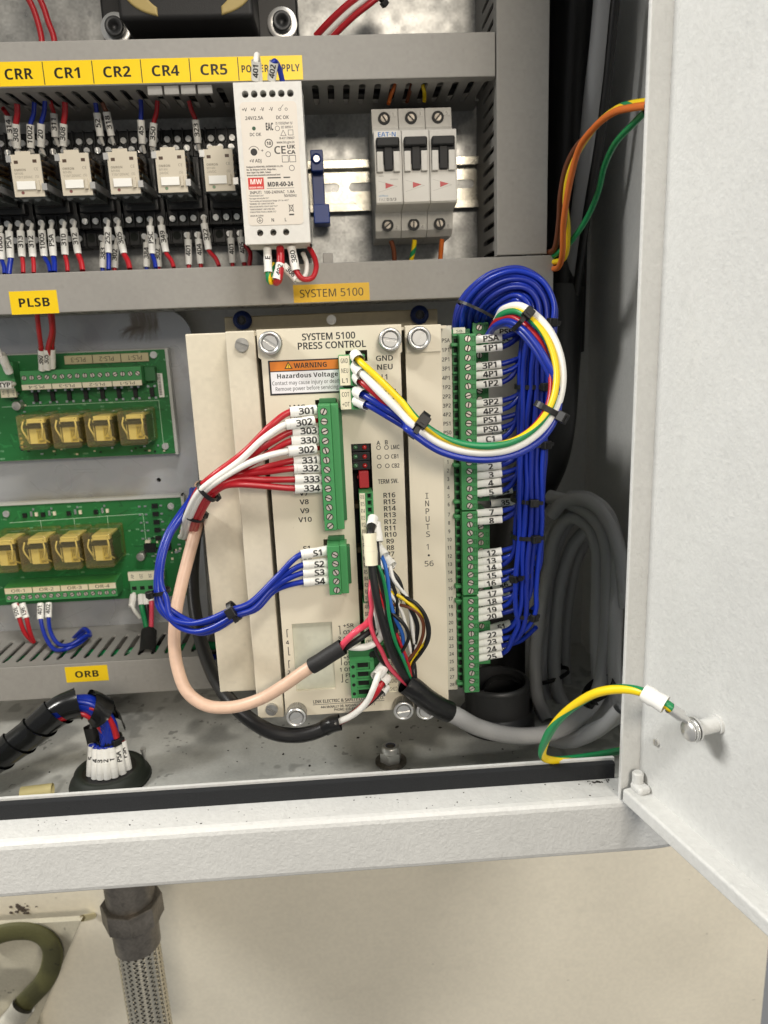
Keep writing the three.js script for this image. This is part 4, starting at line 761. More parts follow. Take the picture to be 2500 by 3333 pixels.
// ---------- press control unit ----------
const FZ = 194;
const unit = thing('press_control_unit', 'cream press control unit with printed front and rows of green terminals', 'control unit', [0, 0, 0]);
{
  const U = (n, g, mt = m.cream, tri = true) => mesh(n, g, mt, unit, tri);
  U('chassis', [BB(-60, 52, -212, 2.5, 60, 168), BB(-57, 56, 2.4, 4, 60, 190), BB(52, 84, -212, 2, 60, 120)], m.creamChassis);
  U('side_cover', RB(-83.6, -60.4, -205.6, 4.9, 62, 178, 0.8), m.cream);
  U('flange', RB(-60, -44.8, -216.4, 5.2, 168, FZ - 1.2, 0.7), m.cream);
  for (const p of [[-51.6,-1.8,194], [-51.5,-210.2,194]]) screwAt(unit, headPan, p[0], p[1], FZ + 1.2, m.zinc, 'flange_screw');
  // main front, printed, with cut-outs for the board slot and the window
  const x0 = -43.6, x1 = 31.8, y0 = -215.4, y1 = 5.5, W = x1 - x0, H = y1 - y0;
  const s = shapeOf([[x0, y0], [x1, y0], [x1, -197.5], [x1 - 0.9, -196.5], [x1 - 0.9, -9.4], [x1, -8.6], [x1, y1], [x0, y1], [x0, -8.6], [x0 + 1.5, -9.6], [x0 + 1.5, -196], [x0, -197]]);
  const rect = (a, b, c, d) => { const h = new THREE.Path(); h.moveTo(a, c); h.lineTo(a, d); h.lineTo(b, d); h.lineTo(b, c); h.closePath(); return h; };
  const sl0 = [2.5,-56.4,194], sl1 = [13.3,-56.9,194], sl2 = [1.7,-179.4,194];
  const SX0 = sl0[0], SX1 = sl1[0], SY1 = sl0[1], SY0 = sl2[1];
  s.holes.push(rect(SX0, SX1, SY0, SY1));
  const w0 = [-36.3,-157.8,194], w1 = [-13.5,-199.8,194];
  s.holes.push(rect(w0[0], w1[0], w1[1], w0[1]));
  const v0 = [-15.5,-31.9,194], v1 = [-3.9,-34.8,194]; s.holes.push(rect(v0[0], v1[0], v1[1] - 2, v0[1]));
  const q0 = [-15.5,-108.9,194], q1 = [-4,-113.1,194]; s.holes.push(rect(q0[0], q1[0], q1[1] - 2, q0[1]));
  const g0 = [1.9,-7,194], g1 = [13.4,-10.7,194]; s.holes.push(rect(g0[0], g1[0], g1[1] - 2, g0[1]));
  const mat = canvasMat(W, H, 9.2, (c) => {
    c.fillStyle = '#dfd7c3'; c.fillRect(0, 0, W, H);
    for (let i = 0; i < 160; i++) { c.fillStyle = 'rgba(120,108,84,' + rr(0.02, 0.1).toFixed(3) + ')'; c.beginPath(); c.arc(rr(0, W), rr(0, H), rr(0.1, 0.35), 0, 7); c.fill(); }
    const T = (t, p, h, o) => txt(c, t, p[0] - x0, y1 - p[1], h, { color: '#17171a', heavy: 4, ...o });
    T('SYSTEM 5100', [-6.4,0.9,194], 3.4, { width: 28 }); T('PRESS CONTROL', [-5.1,-3.7,194], 3.4, { width: 36 });
    T('GND', [22.4,-11.6,194], 2.6, { width: 9.4 }); T('NEU', [22.4,-16.1,194], 2.6, { width: 8.9 }); T('L1', [22.2,-21.3,194], 2.6, { width: 4 }); T('COT', [23.4,-29.3,194], 2.6, { width: 8.6 }); T('+OT', [23.2,-34.2,194], 2.6, { width: 8.6 });
    T('A', [17.3,-56.3,194], 2.2); T('B', [21.6,-56.2,194], 2.2); T('LMC', [26.3,-59.1,194], 2.2, { width: 4.8 }); T('CB1', [26.1,-64.2,194], 2.2, { width: 4.4 }); T('CB2', [26.2,-69.3,194], 2.2, { width: 4.4 });
    c.strokeStyle = '#17171a'; c.lineWidth = 0.3;
    for (const p of [[17.3,-59,194], [21.6,-59.1,194], [17.4,-64.2,194], [21.6,-64.2,194], [17.3,-69.2,194], [21.7,-69.2,194]]) { c.beginPath(); c.arc(p[0] - x0, y1 - p[1], 1.05, 0, 7); c.stroke(); }
    T('TERM SW.', [21.9,-77.8,194], 2.4, { width: 11.2 });
    const r16 = [22.1,-85.6,194], r7 = [22,-119.5,194];
    for (let i = 0; i < 16; i++) T('R' + (16 - i), [r16[0] + (r7[0] - r16[0]) * i / 9 - (i > 6 ? 0.4 : 0), r16[1] + (r7[1] - r16[1]) * i / 9], 2.5, { width: i > 6 ? 4.5 : 7 });
    ['ARY', 'BRY', 'CRY', 'DRY'].forEach((t, i) => T(t, [r16[0] + 2, r16[1] + (r7[1] - r16[1]) * (16.5 + i) / 9], 2.5, { width: 7.4 })); T('+TS', [r16[0] + 2, r16[1] + (r7[1] - r16[1]) * 20.6 / 9], 2.2); T('C O RS', [r16[0] + 1, r16[1] + (r7[1] - r16[1]) * 22 / 9], 2.2);
    T('LMC', [-25.2,-35.4,194], 2.6, { width: 8.6 }); const a7 = [-24.5,-82.1,194], a10 = [-24.8,-97,194], a1 = [-25,-40.1,194];
    for (let i = 0; i < 4; i++) T('V' + (7 + i), [a7[0] + (a10[0] - a7[0]) * i / 3, a7[1] + (a10[1] - a7[1]) * i / 3], 2.6, { width: i === 3 ? 7.4 : 5 });
    ['LMC', 'V1', 'V2', 'V3', 'V4', 'V5', 'V6'].forEach((t, i) => T(t, [a7[0] - 1, a1[1] + (a7[1] - a1[1]) * (i + 0.0) / 7], 2.6, { width: t === 'LMC' ? 8 : 5 }));
    ['S1', 'S2', 'S3', 'S4', 'S5'].forEach((t, i) => { const p = [-24.8,-113.6,194]; T(t, [p[0], p[1] - i * 5.06], 2.5, { width: 4.7 }); });
    T('+SR', [-4.2,-160.8,194], 2.3, { width: 6.3 }); T('O3A', [-4.4,-164.8,194], 2.3, { width: 6 }); T('O3B', [-4.6,-168.7,194], 2.3, { width: 6 }); T('F3', [-4.8,-172.5,194], 2.3); T('OSR', [-4.9,-176.3,194], 2.3, { width: 6 });
    T('+SR', [-5.1,-180.4,194], 2.3, { width: 6 }); T('O1A', [-5,-184,194], 2.3, { width: 6 }); T('O1B', [-5,-187.8,194], 2.3, { width: 6 }); T('F1', [-5.8,-191.5,194], 2.3); T('C', [-6.8,-195.2,194], 2.3);
    T('4', [-39.5,-168.9,194], 2.3); T('2', [-39.8,-187.5,194], 2.3); T('3', [-9.5,-168.4,194], 2.3); T('1', [-9.8,-187.8,194], 2.3);
    c.lineWidth = 0.4; const br = (a, b, d) => { c.beginPath(); c.moveTo(a[0] - x0 + d, y1 - a[1]); c.lineTo(a[0] - x0, y1 - a[1]); c.lineTo(a[0] - x0, y1 - b[1]); c.lineTo(b[0] - x0 + (d > 0 ? d : d), y1 - b[1]); c.stroke(); };
    const brk = (a, b, d, end) => { c.beginPath(); if (end === 't') { c.moveTo(a[0] - x0 + d, y1 - a[1]); c.lineTo(a[0] - x0, y1 - a[1]); c.lineTo(a[0] - x0, y1 - b[1]); } else { c.moveTo(a[0] - x0, y1 - a[1]); c.lineTo(a[0] - x0, y1 - b[1]); c.lineTo(a[0] - x0 + d, y1 - b[1]); } c.stroke(); };
    brk([-39.4,-161.1,194], [-39.7,-165.8,194], 0.9, 't'); brk([-39.3,-171.6,194], [-39.6,-176.7,194], 0.9, 'b'); brk([-39.7,-180.3,194], [-40,-184.7,194], 0.9, 't'); brk([-40,-189.9,194], [-40.4,-195.2,194], 0.9, 'b');
    brk([-9.1,-160.8,194], [-9.2,-165.9,194], -0.9, 't'); brk([-9.3,-179.9,194], [-9.6,-185,194], -0.9, 't'); brk([-9.2,-190.6,194], [-9.4,-195.6,194], -0.9, 'b');
    const L0 = [-27.3,-207.1,194]; T('LINK ELECTRIC & SAFETY CONTROL CO.', L0, 2, { align: 'left', width: 42 }); const u = [-27.4,-208.9,194]; c.fillStyle = '#17171a'; c.fillRect(u[0] - x0, y1 - u[1], 42, 0.25);
    T('444 McNALLY DR. NASHVILLE, TN. 37211', [-22.9,-210.8,194], 1.5, { align: 'left', width: 32 }); T('PHONE: 615-833-4168', [-15.3,-213,194], 1.5, { align: 'left', width: 18 });
  }, 0.42, { bumpMap: fine, bumpScale: 0.00002 });
  U('front_panel', faceUV(EX(s, 2.4, FZ - 2.4, 0, 4), x0, y0, W, H), mat, false);
  U('slot_liner', [BB(SX0 - 1, SX1 + 1, SY0 - 1, SY1 + 1, 170, 176), BB(SX0 - 1.4, SX0, SY0, SY1, 176, FZ - 2.6), BB(SX1, SX1 + 1.4, SY0, SY1, 176, FZ - 2.6)], m.socketDark);
  U('circuit_card', [BB(SX0 + 0.4, SX1 - 2, SY0 + 2, SY0 + 34, 176, 177.6), BB(SX0 + 0.8, SX1 - 3, -120, -117, 176, 186), BB(SX0 + 0.8, SX1 - 3, -94, -91.5, 176, 186)], std('#6f6346', 0.5));
  U('window_pane', BB(w0[0] - 1, w1[0] + 1, w1[1] - 1, w0[1] + 1, FZ - 4, FZ - 2.6), std('#d8d9c8', 0.35, { map: plain }));
  // lights and switch in the slot
  const ledP = [[4.8,-58.5,192], [9.7,-58.7,192], [4.6,-63.7,192], [9.6,-63.8,192], [4.5,-68.7,192], [9.5,-68.8,192]];
  for (let i = 0; i < 3; i++) { const y = ledP[2 * i][1]; U('light_housing', RB(SX0 + 0.4, SX1 - 0.6, y - 2.4, y + 2.4, 180, FZ - 2, 0.3, 1), m.black); }
  const dome = geo(new THREE.SphereGeometry(1.35, 14, 8, 0, 6.2832, 0, Math.PI / 2).rotateX(Math.PI / 2));
  ledP.forEach((p, i) => put(U('indicator_light', dome, i % 2 ? m.lampRed : m.lampGreen), p[0], p[1], FZ - 2));
  const sw0 = [5.9,-71.6,194], sw1 = [11.3,-81,194]; U('termination_switch', [RB(sw0[0], sw1[0], sw1[1], sw0[1], 180, FZ, 0.5, 1), BB(sw0[0] - 0.8, sw0[0] + 0.4, sw0[1] - 4.6, sw0[1] - 3.2, 182, 190)], m.swRed);
  // right-hand panel
  const ix0 = 33.6, ix1 = 52.8, iy0 = -213, iy1 = 4.6;
  const im = canvasMat(ix1 - ix0, iy1 - iy0, 9, (c) => {
    c.fillStyle = '#dfd7c3'; c.fillRect(0, 0, 30, 300); const T = (t, p, h, o) => txt(c, t, p[0] - ix0, iy1 - p[1], h, { color: '#17171a', font: 'monospace', ...o });
    const a = [43,-87.1,194], b = [43.1,-109.2,194]; [...'INPUTS'].forEach((t, i) => T(t, [a[0] + (b[0] - a[0]) * i / 5, a[1] + (b[1] - a[1]) * i / 5], 3.2)); T('1', [42.9,-116.5,194], 3.2); T('56', [43.2,-126.4,194], 3.2, { font: 'sans-serif', width: 5.6 });
    const d = [43.2,-121.5,194]; c.fillStyle = '#17171a'; c.beginPath(); c.arc(d[0] - ix0, iy1 - d[1], 0.6, 0, 7); c.fill();
    for (let i = 0; i < 40; i++) { c.fillStyle = 'rgba(120,108,84,' + rr(0.03, 0.12).toFixed(3) + ')'; c.beginPath(); c.arc(rr(0, 19), rr(0, 217), rr(0.1, 0.3), 0, 7); c.fill(); }
  }, 0.42);
  const is = shapeOf([[ix0, iy0], [ix1, iy0], [ix1, iy1], [ix0, iy1]]);
  U('inputs_panel', [faceUV(EX(is, 1.8, FZ - 2.6, 0.4, 2), ix0, iy0, ix1 - ix0, iy1 - iy0), faceUV(BB(ix0 + 0.4, ix1 - 0.4, -9.2, iy1 - 0.3, FZ - 0.5, FZ + 0.9), ix0, iy0, ix1 - ix0, iy1 - iy0)], im, false);
  U('panel_side', BB(ix1 - 2, ix1 - 0.2, iy0, iy1 - 1, 120, FZ - 2.7), m.cream);
  // knurled thumb screws
  const kn = new THREE.Shape(); for (let i = 0; i < 72; i++) { const t = i / 72 * 6.2832, r = i % 2 ? 5.6 : 6; i ? kn.lineTo(r * Math.cos(t), r * Math.sin(t)) : kn.moveTo(r, 0); } kn.closePath();
  const kg = geo([EX(kn, 7, -8), LA([[5.6, 0], [6, -1], [5.2, 0.2], [4, 0.2], [3.9, -1], [0, -1]], 28).rotateX(Math.PI / 2)]), ki = slotHead(3.8, 2.2), kr = geo(LA([[4.2, -1.2], [4.2, 0.4], [5.4, 0.4], [5.9, -0.6]], 28).rotateX(Math.PI / 2));
  for (const [p, z] of [[[-36.4,-1.4,200], FZ + 8], [[25.3,-2.1,200], FZ + 8], [[40.4,-1.9,200], FZ + 8], [[-36.9,-212.4,200], FZ + 8], [[25.3,-212.5,200], FZ + 8], [[38.5,-213.4,200], FZ + 8]]) {
    const k = U('thumb_screw', kg, m.zinc); put(k, p[0], p[1], z); const k2 = mesh('thumb_screw_face', ki, m.steel, k); put(k2, 0, 0, 0.2); k2.rotation.z = rr(-1, 1); mesh('thumb_screw_rim', kr, m.steel, k);
  }
  // warning sticker
  const wa = [-38.8,-10.5,194], wb = [-1.5,-11.6,194], wc0 = [-38.4,-28.6,194], sw = wb[0] - wa[0] + 1.5, sh = wa[1] - wc0[1];
  sticker('warning_label', wa[0], wa[0] + sw, wc0[1], wa[1], FZ, FZ + 0.2, cell(sw, sh, 12, (c) => {
    c.fillStyle = '#17171c'; c.fillRect(0, 0, sw, sh); c.fillStyle = '#d67a22'; c.fillRect(0.9, 0.7, sw - 1, sh * 0.265); c.fillStyle = '#e9e8ec'; c.fillRect(0.9, sh * 0.33, sw - 1, sh * 0.62);
    txt(c, 'WARNING', sw * 0.57, sh * 0.165, 2.6, { bold: true, width: 17.5 }); c.fillStyle = '#f2c32b'; c.strokeStyle = '#17171c'; c.lineWidth = 0.4; c.beginPath(); c.moveTo(sw * 0.27 - 1.8, sh * 0.24); c.lineTo(sw * 0.27, sh * 0.07); c.lineTo(sw * 0.27 + 1.8, sh * 0.24); c.closePath(); c.fill(); c.stroke(); txt(c, '!', sw * 0.27, sh * 0.175, 1.6, { bold: true });
    txt(c, 'Hazardous Voltage', sw * 0.52, sh * 0.45, 2.4, { bold: true, width: 32.5 }); txt(c, 'Contact may cause injury or death.', sw * 0.51, sh * 0.65, 2, { width: 37 }); txt(c, 'Remove power before servicing.', sw * 0.51, sh * 0.82, 2, { width: 34 });
  }), unit);
  // strip of terminal numbers beside the plugs
  const lx0 = 54.4, lx1 = 60.8, LZ = 176;
  const front = ['PSA', '1P1', '2P1', '3P1', '4P1', '1P2', '2P2', '3P2', '4P2', 'PS1', 'PS0', 'C1', 'C0']; for (let i = 1; i <= 28; i++) front.push(String(i));
  const fy = (i) => rowY[i];
  const lm = canvasMat(lx1 - lx0, 218, 8, (c) => { c.fillStyle = '#cfccbf'; c.fillRect(0, 0, 30, 300); front.forEach((t, i) => txt(c, t, 3.1, 4 - (fy(i) - 0.5), 2.2, { heavy: 3, width: t.length > 2 ? 4.7 : t.length > 1 ? 2.8 : 1.3, color: '#1a1a1c' })); }, 0.5);
  U('number_strip', faceUV(BB(lx0, lx1, -214, 4, LZ - 1.5, LZ), lx0, -214, lx1 - lx0, 218), lm, false);
}

// ---------- green terminal plugs ----------
const colX = [68.4,-28.1,184][0], bx0 = [63.8,-27.9,184][0], bx1 = [73,-28.3,184][0];
const portGeo = geo([BB(-0.9, -0.5, -1.3, 1.3, 0, 0.25), BB(0.5, 0.9, -1.3, 1.3, 0, 0.25), BB(-0.9, 0.9, 1, 1.3, 0, 0.25), BB(-0.9, 0.9, -1.3, -1, 0, 0.25)]), toothGeo = geo(BB(-0.8, 0.8, -1.2, 1.2, -2, 1.2));
const rearX = [80.1,-16.4,158][0];
const rowName = ['PSA to C0', '1 to 6', '7 to 16', '17 to 28'];
let r0 = 0;
[13, 6, 10, 12].forEach((n, k) => {
  const ya = rowY[r0] + 2.6, yb = rowY[r0 + n - 1] - 2.6, g = thing('terminal_plug', `green screw plug with terminals ${rowName[k]} beside the number strip`, 'terminal plug', [0, 0, 0], 'plugs of the input column');
  mesh('body', [RB(bx0, bx1, yb, ya, 160, 184, 0.4, 1)], m.term, g);
  const hd = mesh('header', [RB(bx0 - 2.9, bx0 - 0.1, yb, ya, 150, 176.4, 0.4, 1)], m.termDark, g);
  for (let i = 0; i < n; i++) {
    const y = rowY[r0 + i];
    put(mesh('screw_well_shade', wellShadeGeo, m.hole, g), colX, y, 184.02); screwAt(g, headSmall, colX, y, 184.4, m.screw, 'terminal_screw');
    put(mesh('port_mark', portGeo, m.termDark, g), bx1 - 1.5, y - 0.2, 184);
    put(mesh('header_key', toothGeo, m.hole, hd), bx0 - 1, y - 1, 176.4); put(mesh('header_lug', geo(RB(-1.3, 1.3, -0.7, 0.7, -1, 1.6, 0.3, 1)), m.term, hd), bx0 - 1.5, y + 2.1, 176.4);
  }
  for (const y of k === 0 ? [rowY[0] - 3] : [rowY[r0] + (k === 1 ? -2 : -1), rowY[r0 + n - 1] + 1.6]) mesh('latch', RB(bx0 - 4, bx0 + 0.4, y - 1, y + 1, 172, 180.4, 0.6, 1), m.term, g);
  r0 += n;
});
// second column behind, seen between the sleeves
[[-8.5, 5.2, 'PSB to 2P1'], [-43, -10.5, 'behind terminals 2P1 to 3P2'], [-100, -93.5, 'beside terminal 6 and sleeve 35'], [-141, -108, 'behind terminals 8 to 12'], [-176, -144, 'behind terminals 13 to 21'], [-207, -178, 'behind terminals 22 to 27']].forEach(([a, b, t], k) => {
  const g = thing('rear_terminal_plug', `green screw plug of the rear column ${t}`, 'terminal plug', [0, 0, 0], 'plugs of the rear input column');
  mesh('body', RB(rearX - 4.4, rearX + 4.8, a, b, 130, 158, 0.4, 1), m.term, g);
  for (let y = b - 2.8; y > a + 1.5; y -= 5.08) { put(mesh('screw_well_shade', wellShadeGeo, m.hole, g), rearX - 0.6, y, 158.02); screwAt(g, headSmall, rearX - 0.6, y, 158.4, m.screw, 'terminal_screw'); put(mesh('port_mark', portGeo, m.termDark, g), rearX + 3.2, y, 158); }
});
{ // rear header of the top row, with its own white marker
  const p = [61.8,1.9,160], q = [73.9,-1.2,160], g = thing('rear_header', 'green header with a small white marker above terminal PSA', 'terminal header', [0, 0, 0]);
  mesh('body', RB(p[0], q[0], q[1] - 1, p[1], 140, 160, 0.4, 1), m.termDark, g);
  const w = cell(6, 5, 8, (c) => { c.fillStyle = '#e6e2d2'; c.fillRect(0, 0, 6, 5); txt(c, 'SB', 3, 3.2, 2.2); });
  const a = [64.1,2.8,161], b = [70.9,-0.4,161]; sticker('marker_tab', a[0], b[0], b[1], a[1], 159, 161, w, g);
}
function frontPlug(name, label, x0, x1, y0, y1, z, n, sx, ys, o = {}) {
  const g = thing(name, label, 'terminal plug', [0, 0, 0], o.group);
  mesh('body', [RB(x0, x0 + (x1 - x0) * 0.62, y0, y1, FZ, z, 0.4, 1), RB(x0 + (x1 - x0) * 0.62, x1, y0, y1, FZ, z - 1.4, 0.4, 1)], m.term, g);
  mesh('header', [RB(x0 - 0.6, x1 + 1.6, y0 + 3, y1 - 3, FZ - 1, FZ + 5, 0.4, 1), RB(x0 + 0.6, x1 - 1, y1, y1 + 2.4, FZ - 6, FZ + 3, 0.4, 1)], m.termDark, g);
  for (let i = 0; i < n; i++) { const y = ys[0] + (ys[1] - ys[0]) * i / (n - 1); put(mesh('screw_well_shade', wellShadeGeo, m.hole, g), sx, y, z + 0.02); screwAt(g, headSmall, sx, y, z + 0.4, m.screw, 'terminal_screw'); }
  return g;
}
{
  const a = [-13.8,-33.5,208], b = [-3.2,-33.9,208], t = [-10.6,-36.9,208], u = [-11.1,-97.8,208], c = [-10.9,-100.4,208];
  frontPlug('terminal_plug', 'long green thirteen-way screw plug on the unit front', a[0], b[0], c[1], a[1], 208, 13, (t[0] + u[0]) / 2, [t[1], u[1]]);
  const d = [-13.3,-109.1,208], e = [-2.6,-109.7,208], f = [-9.3,-114,208], h = [-9.2,-134.1,208], k = [-9.1,-136.9,208];
  frontPlug('terminal_plug', 'short green five-way screw plug with sleeves S1 to S4', d[0], e[0], k[1], d[1], 208, 5, (f[0] + h[0]) / 2, [f[1], h[1]]);
}
// plugs whose ports face the viewer, with cream marker strips
function portPlug(label, x0, x1, y0, y1, z, n, o = {}) {
  const g = thing('port_plug', label, 'terminal plug', [0, 0, 0]), p = (y1 - y0) / n, sx = o.strip ?? 0.42, xs = x0 + (x1 - x0) * sx;
  mesh('body', [RB(x0, x1, y0, y1, o.z0 ?? FZ - 6, z - 1.8, 0.4, 1), BB(xs + 0.2, xs + 0.9, y0, y1, z - 2, z), BB(x1 - 0.8, x1, y0, y1, z - 2, z)], m.term, g);
  for (let i = 0; i <= n; i++) mesh('divider', BB(xs + 0.9, x1 - 0.8, y0 + p * i - (i ? 0.35 : 0), y0 + p * i + (i < n ? 0.35 : 0), z - 2, z), m.term, g);
  for (let i = 0; i < n; i++) mesh('port', BB(xs + 1.4, x1 - 1.3, y0 + p * i + p * 0.24, y0 + p * i + p * 0.76, z - 1.9, z - 1.6), m.hole, g);
  if (o.names) sticker('marker_strip', x0 + 0.3, xs, y0 + 0.2, y1 - 0.4, z - 2, z - 0.6, cell(xs - x0, y1 - y0, 9, (c) => { c.fillStyle = '#e8e1c6'; c.fillRect(0, 0, 30, 200); o.names.forEach((t, i) => txt(c, t, (xs - x0) / 2, (i + 0.5) * p, Math.min(2.4, p * 0.62), { width: (xs - x0) * 0.72 })); }), g);
  return g;
}
{
  const G = (a, b) => [a[0], b[0], b[1], a[1]];
  portPlug('green three-way plug marked GND NEU L1', ...G([-1.9,-8.9,206], [11.6,-24.4,206]), 206, 3, { names: ['GND', 'NEU', 'L1'], strip: 0.42 });
  portPlug('green two-way plug marked COT and +OT', ...G([-2.2,-25.8,206], [12.2,-36.7,206]), 206, 2, { names: ['COT', '+OT'], strip: 0.4 });
  const rn = []; for (let i = 16; i > 0; i--) rn.push('R' + i);
  portPlug('slim green sixteen-way plug marked R16 to R1', ...G([5.3,-81.8,203], [12.9,-143.9,203]), 203, 16, { names: rn, strip: 0.43 });
  portPlug('slim green plug marked ARY and BRY', ...G([4.6,-144.4,203], [15.3,-170.1,203]), 203, 6, { names: ['ARY', 'BRY', 'CRY', 'DRY', '+TS', 'CRS'], strip: 0.4 });
  const c0 = [-4.5,-177.7,207], c1 = [9.3,-199.7,207], g = thing('bus_plug', 'chunky green four-way plug turned sideways at the unit bottom', 'terminal plug', [0, 0, 0]);
  const p = (c0[1] - c1[1]) / 4;
  const top0 = [-4.3,-172.8,207], top1 = [22.3,-180.3,200];
  mesh('body', [RB(c0[0], c1[0], c1[1], c0[1], FZ - 4, 205, 0.5, 1), BB(c0[0], c0[0] + 3.4, c1[1], c0[1], 205, 207), BB(c1[0] - 2.4, c1[0], c1[1], c0[1], 205, 207)], m.term, g);
  for (let i = 0; i <= 4; i++) mesh('divider', BB(c0[0] + 3.4, c1[0] - 2.4, c1[1] + p * i - (i ? 0.4 : 0), c1[1] + p * i + (i < 4 ? 0.4 : 0), 205, 207), m.term, g);
  for (let i = 0; i < 4; i++) { mesh('port', BB(c0[0] + 4.4, c1[0] - 3.4, c1[1] + p * (i + 0.26), c1[1] + p * (i + 0.74), 205, 205.2), m.hole, g); put(mesh('screw_hole', geo(CY(1, 0.2, 'z', 0, 0, 0, 14)), m.hole, g), c0[0] + 1.8, c1[1] + p * (i + 0.5), 207.05); }
  mesh('header', [RB(c0[0] - 0.4, top1[0], c0[1] - 0.4, top0[1], FZ - 4, 200, 0.6, 1), RB(c1[0] + 0.1, top1[0] - 1, c1[1] + 3, c0[1], FZ - 4, 199, 0.5, 1)], m.termDark, g);
  const kp = [8.9,-175.5,202]; mesh('header_screw', CY(2, 3, 'z', kp[0], kp[1] - 1, 200.5, 12), m.black, g);
  const l0 = [17.6,-180.4,200], l1 = [22.7,-200.7,200];
  sticker('marker_strip', l0[0], l1[0], l1[1], l0[1], 199.2, 200.4, cell(l1[0] - l0[0], l0[1] - l1[1], 9, (c) => { c.fillStyle = '#e8e1c6'; c.fillRect(0, 0, 30, 60); ['CANH', 'CANL', 'CGND', 'SHLD'].forEach((t, i) => txt(c, t, (l1[0] - l0[0]) / 2, (l0[1] - l1[1]) * (0.14 + 0.255 * i), 2.4, { width: (l1[0] - l0[0]) * 0.86 })); }), g);
}

// ---------- blue input wires: sleeve, sweep into the trunk, up the trunk and over the loop ----------
{
  // spine of the trunk from its foot to behind the unit
  const spine = [[96.9,-184.9,180], [100,-171.7,182], [100.9,-149,184], [102.1,-115.3,186], [102.2,-93.4,188], [102.8,-69.2,188], [104.2,-29.4,188], [106.2,-0.7,188], [105.4,13.1,187], [100.2,20.9,184], [92.5,22.8,178], [83.5,18.5,170], [78.1,10.6,160], [77.7,2.8,150], [79.1,-4.2,140]];
  const sc = curve(spine), N = 240, sp = [];
  for (let i = 0; i <= N; i++) sp.push({ p: sc.getPointAt(i / N), t: sc.getTangentAt(i / N) });
  const rows = [[0, 'PSA', 'c'], [1, '1P1'], [3, '3P1'], [4, '4P1'], [5, '1P2'], [7, '3P2'], [8, '4P2'], [9, 'PS1'], [10, 'PS0'], [11, 'C1'], [13, '1'], [14, '2'], [15, '3'], [16, '4'], [17, '5'], [19, '7'], [20, '8'], [24, '12'], [25, '13'], [26, '14'], [27, '15'], [28, '16'], [29, '17'], [30, '18'], [31, '19'], [32, '20'], [34, '22'], [35, '23'], [36, '24'], [37, '25']];
  // sleeve heights as they bunch in the photograph
  const sy = { PSA: [81.1,-4.1,178][1], '1P1': [81.1,-9.2,178][1], '3P1': [81,-18.5,178][1], '4P1': [81,-23.2,178][1], '1P2': [80.9,-28.5,178][1], '3P2': [80.9,-38.7,178][1], '4P2': [80.8,-43.6,178][1], PS1: [80.8,-48.5,178][1], PS0: [80.8,-53.8,178][1], C1: [80.8,-59.5,178][1], 1: [80.7,-71,178][1], 2: [80.7,-75.2,178][1], 3: [80.6,-79.9,178][1], 4: [80.6,-84.6,178][1], 5: [80.6,-90.1,178][1], 7: [81.9,-102.1,178][1], 8: [81.5,-107.1,178][1], 12: [81.4,-126.6,178][1], 13: [81.4,-131.4,178][1], 14: [81.4,-135.4,178][1], 15: [81.4,-140.4,178][1], 16: [81.3,-145.1,178][1], 17: [81.3,-151.6,178][1], 18: [81.3,-156.5,178][1], 19: [81.2,-161.8,178][1], 20: [81.6,-166,178][1], 22: [80.8,-177.9,178][1], 23: [80.7,-182.4,178][1], 24: [80.7,-187.1,178][1], 25: [80.7,-192,178][1] };
  const sxa = bx1 - 0.3, L = [87.9,-29.3,178][0] - sxa;
  const order = rows.slice().reverse();                             // lowest wires join first and lie innermost
  order.forEach(([ri, text], k) => {
    const c = (k * 2) % 5, d = Math.floor(k / 5), jx = (c - 2) * 3.05 + (d % 2) * 1.3 + rr(-0.3, 0.3), jz = -d * 2.7 + 3.4 - Math.abs(c - 2) * 0.5 + rr(-0.3, 0.3);
    const y0 = sy[text], tilt = ri > 30 ? 0.16 : ri > 23 ? 0.1 : 0.04, a = [sxa, rowY[ri] - 0.2 + (y0 - rowY[ri]) * 0.75 - tilt * 6, 177], b = [sxa + L * rr(0.97, 1.03), y0 + tilt * 6 + 0.4, 179];
    const pts = [[a[0] - 3, rowY[ri], 176], [(a[0] + b[0]) / 2, (a[1] + b[1]) / 2, 178], b];
    let i0 = 0; const rise = 17 + rr(-2, 4); while (i0 < N * 0.6 && sp[i0].p.y < b[1] + rise) i0++;
    const e = sp[i0].p;
    pts.push([b[0] + (e.x + jx - b[0]) * 0.5, b[1] + 3.5, 180 + (e.z + jz - 180) * 0.3], [b[0] + (e.x + jx - b[0]) * 0.86, b[1] + rise * 0.55, 181 + (e.z + jz - 181) * 0.75]);
    for (let i = i0; i <= N; i += 8) {
      const { p, t } = sp[i], side = new V3(t.y, -t.x, 0).normalize(), spread = 0.35 + 0.65 * THREE.MathUtils.smoothstep(i / N, 0, 0.12) + 0.35 * THREE.MathUtils.smoothstep(i / N, 0.62, 0.8);
      pts.push([p.x + side.x * jx * spread, p.y + side.y * jx * spread, p.z + jz + t.z * 0]);
    }
    const wob = rr(0, 6); pts.forEach((p, i) => { if (i > 4) { p[0] += 0.55 * Math.sin(i * 0.9 + wob) + rr(-0.25, 0.25); p[2] += 0.5 * Math.cos(i * 0.7 + wob * 2); } });
    wire(`blue wire with white sleeve marked ${text} in the input column`, pts, 1.5, [m.blue, m.blueB, m.blueC][k % 3], { sleeve: { a, b, r: 2.45, text, at: 0.6, h: 3.2, flat: true }, n: pts.length * 4, name: 'input_wire', group: 'blue input wires with numbered sleeves' });
  });
